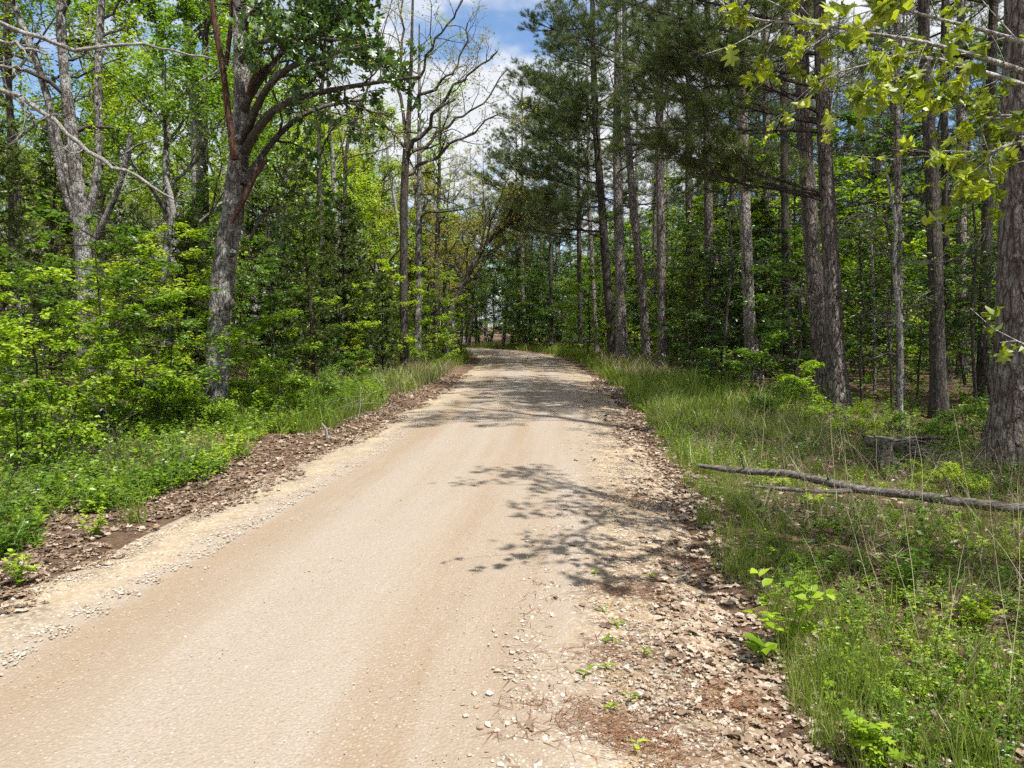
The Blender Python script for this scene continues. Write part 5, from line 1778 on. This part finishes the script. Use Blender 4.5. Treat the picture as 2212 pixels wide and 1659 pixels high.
def rotten():
    rng = rs(32)
    c = at(1930, 985, 9.3)
    root = thing('rotten_log', 'splintered grey rotting log lying behind the jagged stump', 'log', (c[0], c[1], 0))
    T = Tubes()
    a, b = at(1868, 975, 9.6), at(2005, 1000, 9.2)
    a[2], b[2] = .16, .06
    P = resample(np.array([a, (a * 2 + b) / 3 + (0, 0, .02), (a + 2 * b) / 3, b]), 16)
    T.add(P, np.concatenate([[.03, .055], np.linspace(.068, .05, 13), [.02]]), 14)
    finish(T, root, 'trunk', [M['old_wood']], .13, 3)
    for i in range(12):
        T = Tubes()
        o = np.array([rng.uniform(-.1, .5), rng.normal() * .10, .25 - abs(rng.normal()) * .06])
        q = a + o * [1, 1, 0] + [0, 0, o[2] - .18]
        L = rng.uniform(.35, .85)
        T.add(np.array([q, q + (L * .5, rng.normal() * .03, rng.normal() * .03), q + (L, rng.normal() * .05, -.03)]), [.012, .022, .005], 5)
        finish(T, root, 'splinter', [M['old_wood']], .25, 10 + i)
    s = at(1908, 1010, 8.9)
    root = thing('tree_stump', 'low jagged grey stump in front of the rotting log', 'stump', (s[0], s[1], 0))
    n = 26
    az = np.arange(n) / n * 2 * math.pi
    r0 = .10 * (1 + .10 * rng.normal(size=n))
    h = .16 + .05 * rng.normal(size=n)
    rows = [(1.35, -.08), (1.1, .3), (1.0, .7), (.97, 1.0)]
    V = np.concatenate([np.column_stack([np.cos(az) * r0 * f, np.sin(az) * r0 * f, np.where(k > 0, h * k, k)]) for f, k in rows] + [np.column_stack([np.cos(az) * r0 * .6, np.sin(az) * r0 * .6, h * .72])] + [[[0, 0, .12]]])
    Fq = [[k * n + i, k * n + (i + 1) % n, (k + 1) * n + (i + 1) % n, (k + 1) * n + i] for k in range(4) for i in range(n)]
    mb = MB()
    mb.add(V, np.array(Fq))
    mb.add(V, np.array([[4 * n + i, 4 * n + (i + 1) % n, 5 * n] for i in range(n)]))
    part('wood', mb.mesh('stump_wood', [M['old_wood']], False), root)
    T = Tubes()
    for i in range(6):
        a_ = rng.uniform(0, 6.28)
        T.add(path((math.cos(a_) * .08, math.sin(a_) * .08, .04), (math.cos(a_), math.sin(a_), -.15), .28, 5, .1, 0, rng), np.linspace(.03, .006, 5), 6)
    mb = MB()
    T.into(mb, .1, 4)
    part('root', mb.mesh('stump_root', [M['old_wood']]), root)


rotten()


def canes(name, label, cx, cy, n, L, mat, r=.004, spread=.5, up=1.0, sag=-.16, seed=0, scat=.06, leaf=None):
    rng = rs(seed + 60)
    root = thing(name, label, 'bramble', (cx, cy, float(gz(cx, cy)[0])))
    T, tw = Tubes(), []
    for i in range(n):
        P = path((rng.normal() * scat, rng.normal() * scat, 0), (rng.normal() * spread, rng.normal() * spread, up), L * rng.uniform(.5, 1.1), 10, .09, sag, rng)
        P[:, 2] = np.maximum(P[:, 2], .02)
        T.add(P, np.linspace(r, r * .35, 10), 4, rng.random())
        for j in range(2):
            k = rng.integers(3, 8)
            Q = path(P[k], off(P[k + 1] - P[k], .8, rng), L * .25, 4, .15, -.05, rng)
            T.add(Q, np.linspace(r * .5, r * .2, 4), 3)
            tw.append(Q)
    mb = MB()
    T.into(mb, .04, seed)
    part('cane', mb.mesh(name + '_cane', [M[mat]]), root)
    if leaf:
        lm = MB()
        leaf_twigs(lm, tw, 4, .05, rng, DIA)
        part('foliage', lm.mesh(name + '_leaf', [M[leaf]], False), root)


c = gp(2040, 1000)
canes('bramble', 'pale arching bare canes beside the rotting log', c[0], c[1], 9, 1.0, 'pale_twig', .006, .5, 1.0, -.22, 1)
c = gp(2120, 1030)
canes('bramble', 'thin dead canes at the foot of the biggest trunk', c[0], c[1], 14, .9, 'twig', .004, .7, .8, -.15, 2)
c = gp(60, 1000)
canes('bramble', 'grey tangle of dead brambles at the left edge', c[0], c[1], 70, 1.5, 'twig', .006, .9, .7, -.13, 3, .6, 'leaf_fresh')
c = gp(210, 1020)
canes('bramble', 'brown bramble tangle right of the grey tangle', c[0], c[1], 60, 1.3, 'twig', .005, .9, .7, -.13, 4, .55, 'leaf_fresh')
c = gp(690, 900)
canes('bramble', 'dry arching stems in the verge under the slim cedar', c[0], c[1], 14, 1.5, 'pale_twig', .005, .8, .8, -.12, 5, .4)
c = gp(1780, 960)
canes('bramble', 'thin bare stems in the grass left of the front pine', c[0], c[1], 16, 1.1, 'pale_twig', .004, .7, .9, -.12, 6, .4)


# ------------------------------------------------------------------ single plants near the camera
def weed(name, label, vx, vy, H, nst, nl, size, mat, tmpl, spread, seed, group=None, cat='plant'):
    rng = rs(seed + 1000)
    p = gp(vx, vy)
    p[2] = float(rz(p[0], p[1])[0])
    root = thing(name, label, cat, tuple(p), group)
    T, lm = Tubes(), MB()
    for s in range(nst):
        P = path((rng.normal() * .015, rng.normal() * .015, 0), (rng.normal() * spread, rng.normal() * spread, 1), H * rng.uniform(.6, 1.05), 5, .10, 0, rng)
        T.add(P, np.linspace(.003, .0012, 5), 4)
        for i in range(nl):
            f = rng.uniform(.8, 4)
            k = min(int(f), 3)
            q = P[k] + (P[k + 1] - P[k]) * (f - k)
            az = i * 2.4 + rng.normal() * .4
            put(lm, tmpl, [q], [(math.cos(az), math.sin(az), rng.uniform(-.05, .55))], [(rng.normal() * .3, rng.normal() * .3, 1)], size * rng.uniform(.65, 1.2), rng.uniform(.2, .9))
    mb = MB()
    T.into(mb, 0, 1)
    part('stem', mb.mesh(name + '_stem', [M['grass']]), root)
    part('foliage', lm.mesh(name + '_foliage', [M[mat]], True), root)


for i, (vx, vy) in enumerate([(1303, 1323), (1330, 1355), (1308, 1385), (1338, 1397), (1389, 1415), (1315, 1447), (1253, 1462), (1368, 1510), (1319, 1532), (1368, 1622), (1415, 1250), (1290, 1245)]):
    weed('weed_sprout', 'small green weed sprout in the gravel of the right shoulder, one of about a dozen', vx, vy, .035, 1, 3 + i % 3, .055, 'leaf_fresh', (OVA[0] * [.65, 1, 1], OVA[1]), .2, i, 'weed sprouts in the shoulder gravel')
weed('leafy_weed', 'bright heart-leaved weed clump at the edge of the right leaf strip', 1700, 1395, .42, 8, 9, .075, 'leaf_fresh', OVA, .28, 21)
weed('leafy_weed', 'broad upright-leaved weed left of the heart-leaved clump', 1630, 1400, .16, 2, 5, .11, 'leaf_fresh', OVA, .3, 22)
weed('leafy_weed', 'bright cut-leaved weed low at the bottom right', 1865, 1625, .22, 5, 8, .08, 'leaf_fresh', LOBE[0], .4, 23)
weed('leafy_weed', 'tall single weed with paired leaves near the right edge', 1960, 1270, .45, 4, 12, .05, 'leaf_green', DIA, .15, 24)
weed('leafy_weed', 'dark feathery weed clump in the middle of the right verge', 1955, 1300, .34, 26, 14, .045, 'leaf_green', (DIA[0] * [.35, 1, 1], DIA[1]), .22, 25)
weed('leafy_weed', 'lime weed with spread leaves near the right frame edge', 2105, 1350, .22, 6, 8, .06, 'leaf_lime', OVA, .35, 26)
weed('leafy_weed', 'young green weed right of the fine feathery clump', 2010, 1200, .36, 3, 8, .07, 'leaf_green', OVA, .25, 27)
weed('leafy_weed', 'sunlit weed under the fallen branch', 1760, 1100, .22, 6, 8, .07, 'leaf_lime', OVA, .4, 28)
weed('leafy_weed', 'bright weed behind the fallen branch at its forked end', 1690, 1050, .20, 6, 8, .08, 'leaf_lime', OVA, .4, 29)
weed('leafy_weed', 'leafy weed at the left bottom of the weeds, nearest the leaf strip', 40, 1255, .26, 8, 12, .05, 'leaf_fresh', OVA, .35, 30)
weed('leafy_weed', 'leafy weed clump on the left strip of brown leaves', 205, 1150, .26, 8, 12, .05, 'leaf_fresh', OVA, .35, 31)


def tuft(label, vx, vy, n, H, seed, mat='grass'):
    p = gp(vx, vy)
    root = thing('grass_tuft', label, 'grass tuft', (p[0], p[1], float(rz(p[0], p[1])[0])))
    mb = MB()
    for V, Fc, va, mi in blade_clump(seed, n, H, .006, .05, .5):
        mb.add(V, Fc, va, mi)
    part('blades', mb.mesh('tuft', [M[mat]], False), root)


tuft('thick dark grass tuft in the bottom right corner', 2110, 1650, 70, .38, 71)
tuft('tall green grass tuft at the left leaf strip', 290, 1120, 60, .42, 72)
tuft('fresh grass tuft where the right leaf strip narrows', 1520, 1130, 60, .32, 73)
tuft('lush grass tuft beside the right leaf strip, lower of two', 1590, 1240, 60, .30, 74)
tuft('dry pale grass tuft near the right edge', 2080, 1330, 40, .34, 75, 'straw')

# peeled pale stick standing in the left verge
p = gp(700, 950)
root = thing('broken_stick', 'short pale peeled stick poking from the left verge', 'stick', (p[0], p[1], float(gz(p[0], p[1])[0])))
T = Tubes()
T.add(np.array([(.04, 0, -.05), (.045, 0, .08), (.03, 0, .17), (-.03, 0, .25)]), [.022, .022, .02, .008], 7)
mb = MB()
T.into(mb, .08, 3)
part('wood', mb.mesh('stick', [M['pale_twig']]), root)
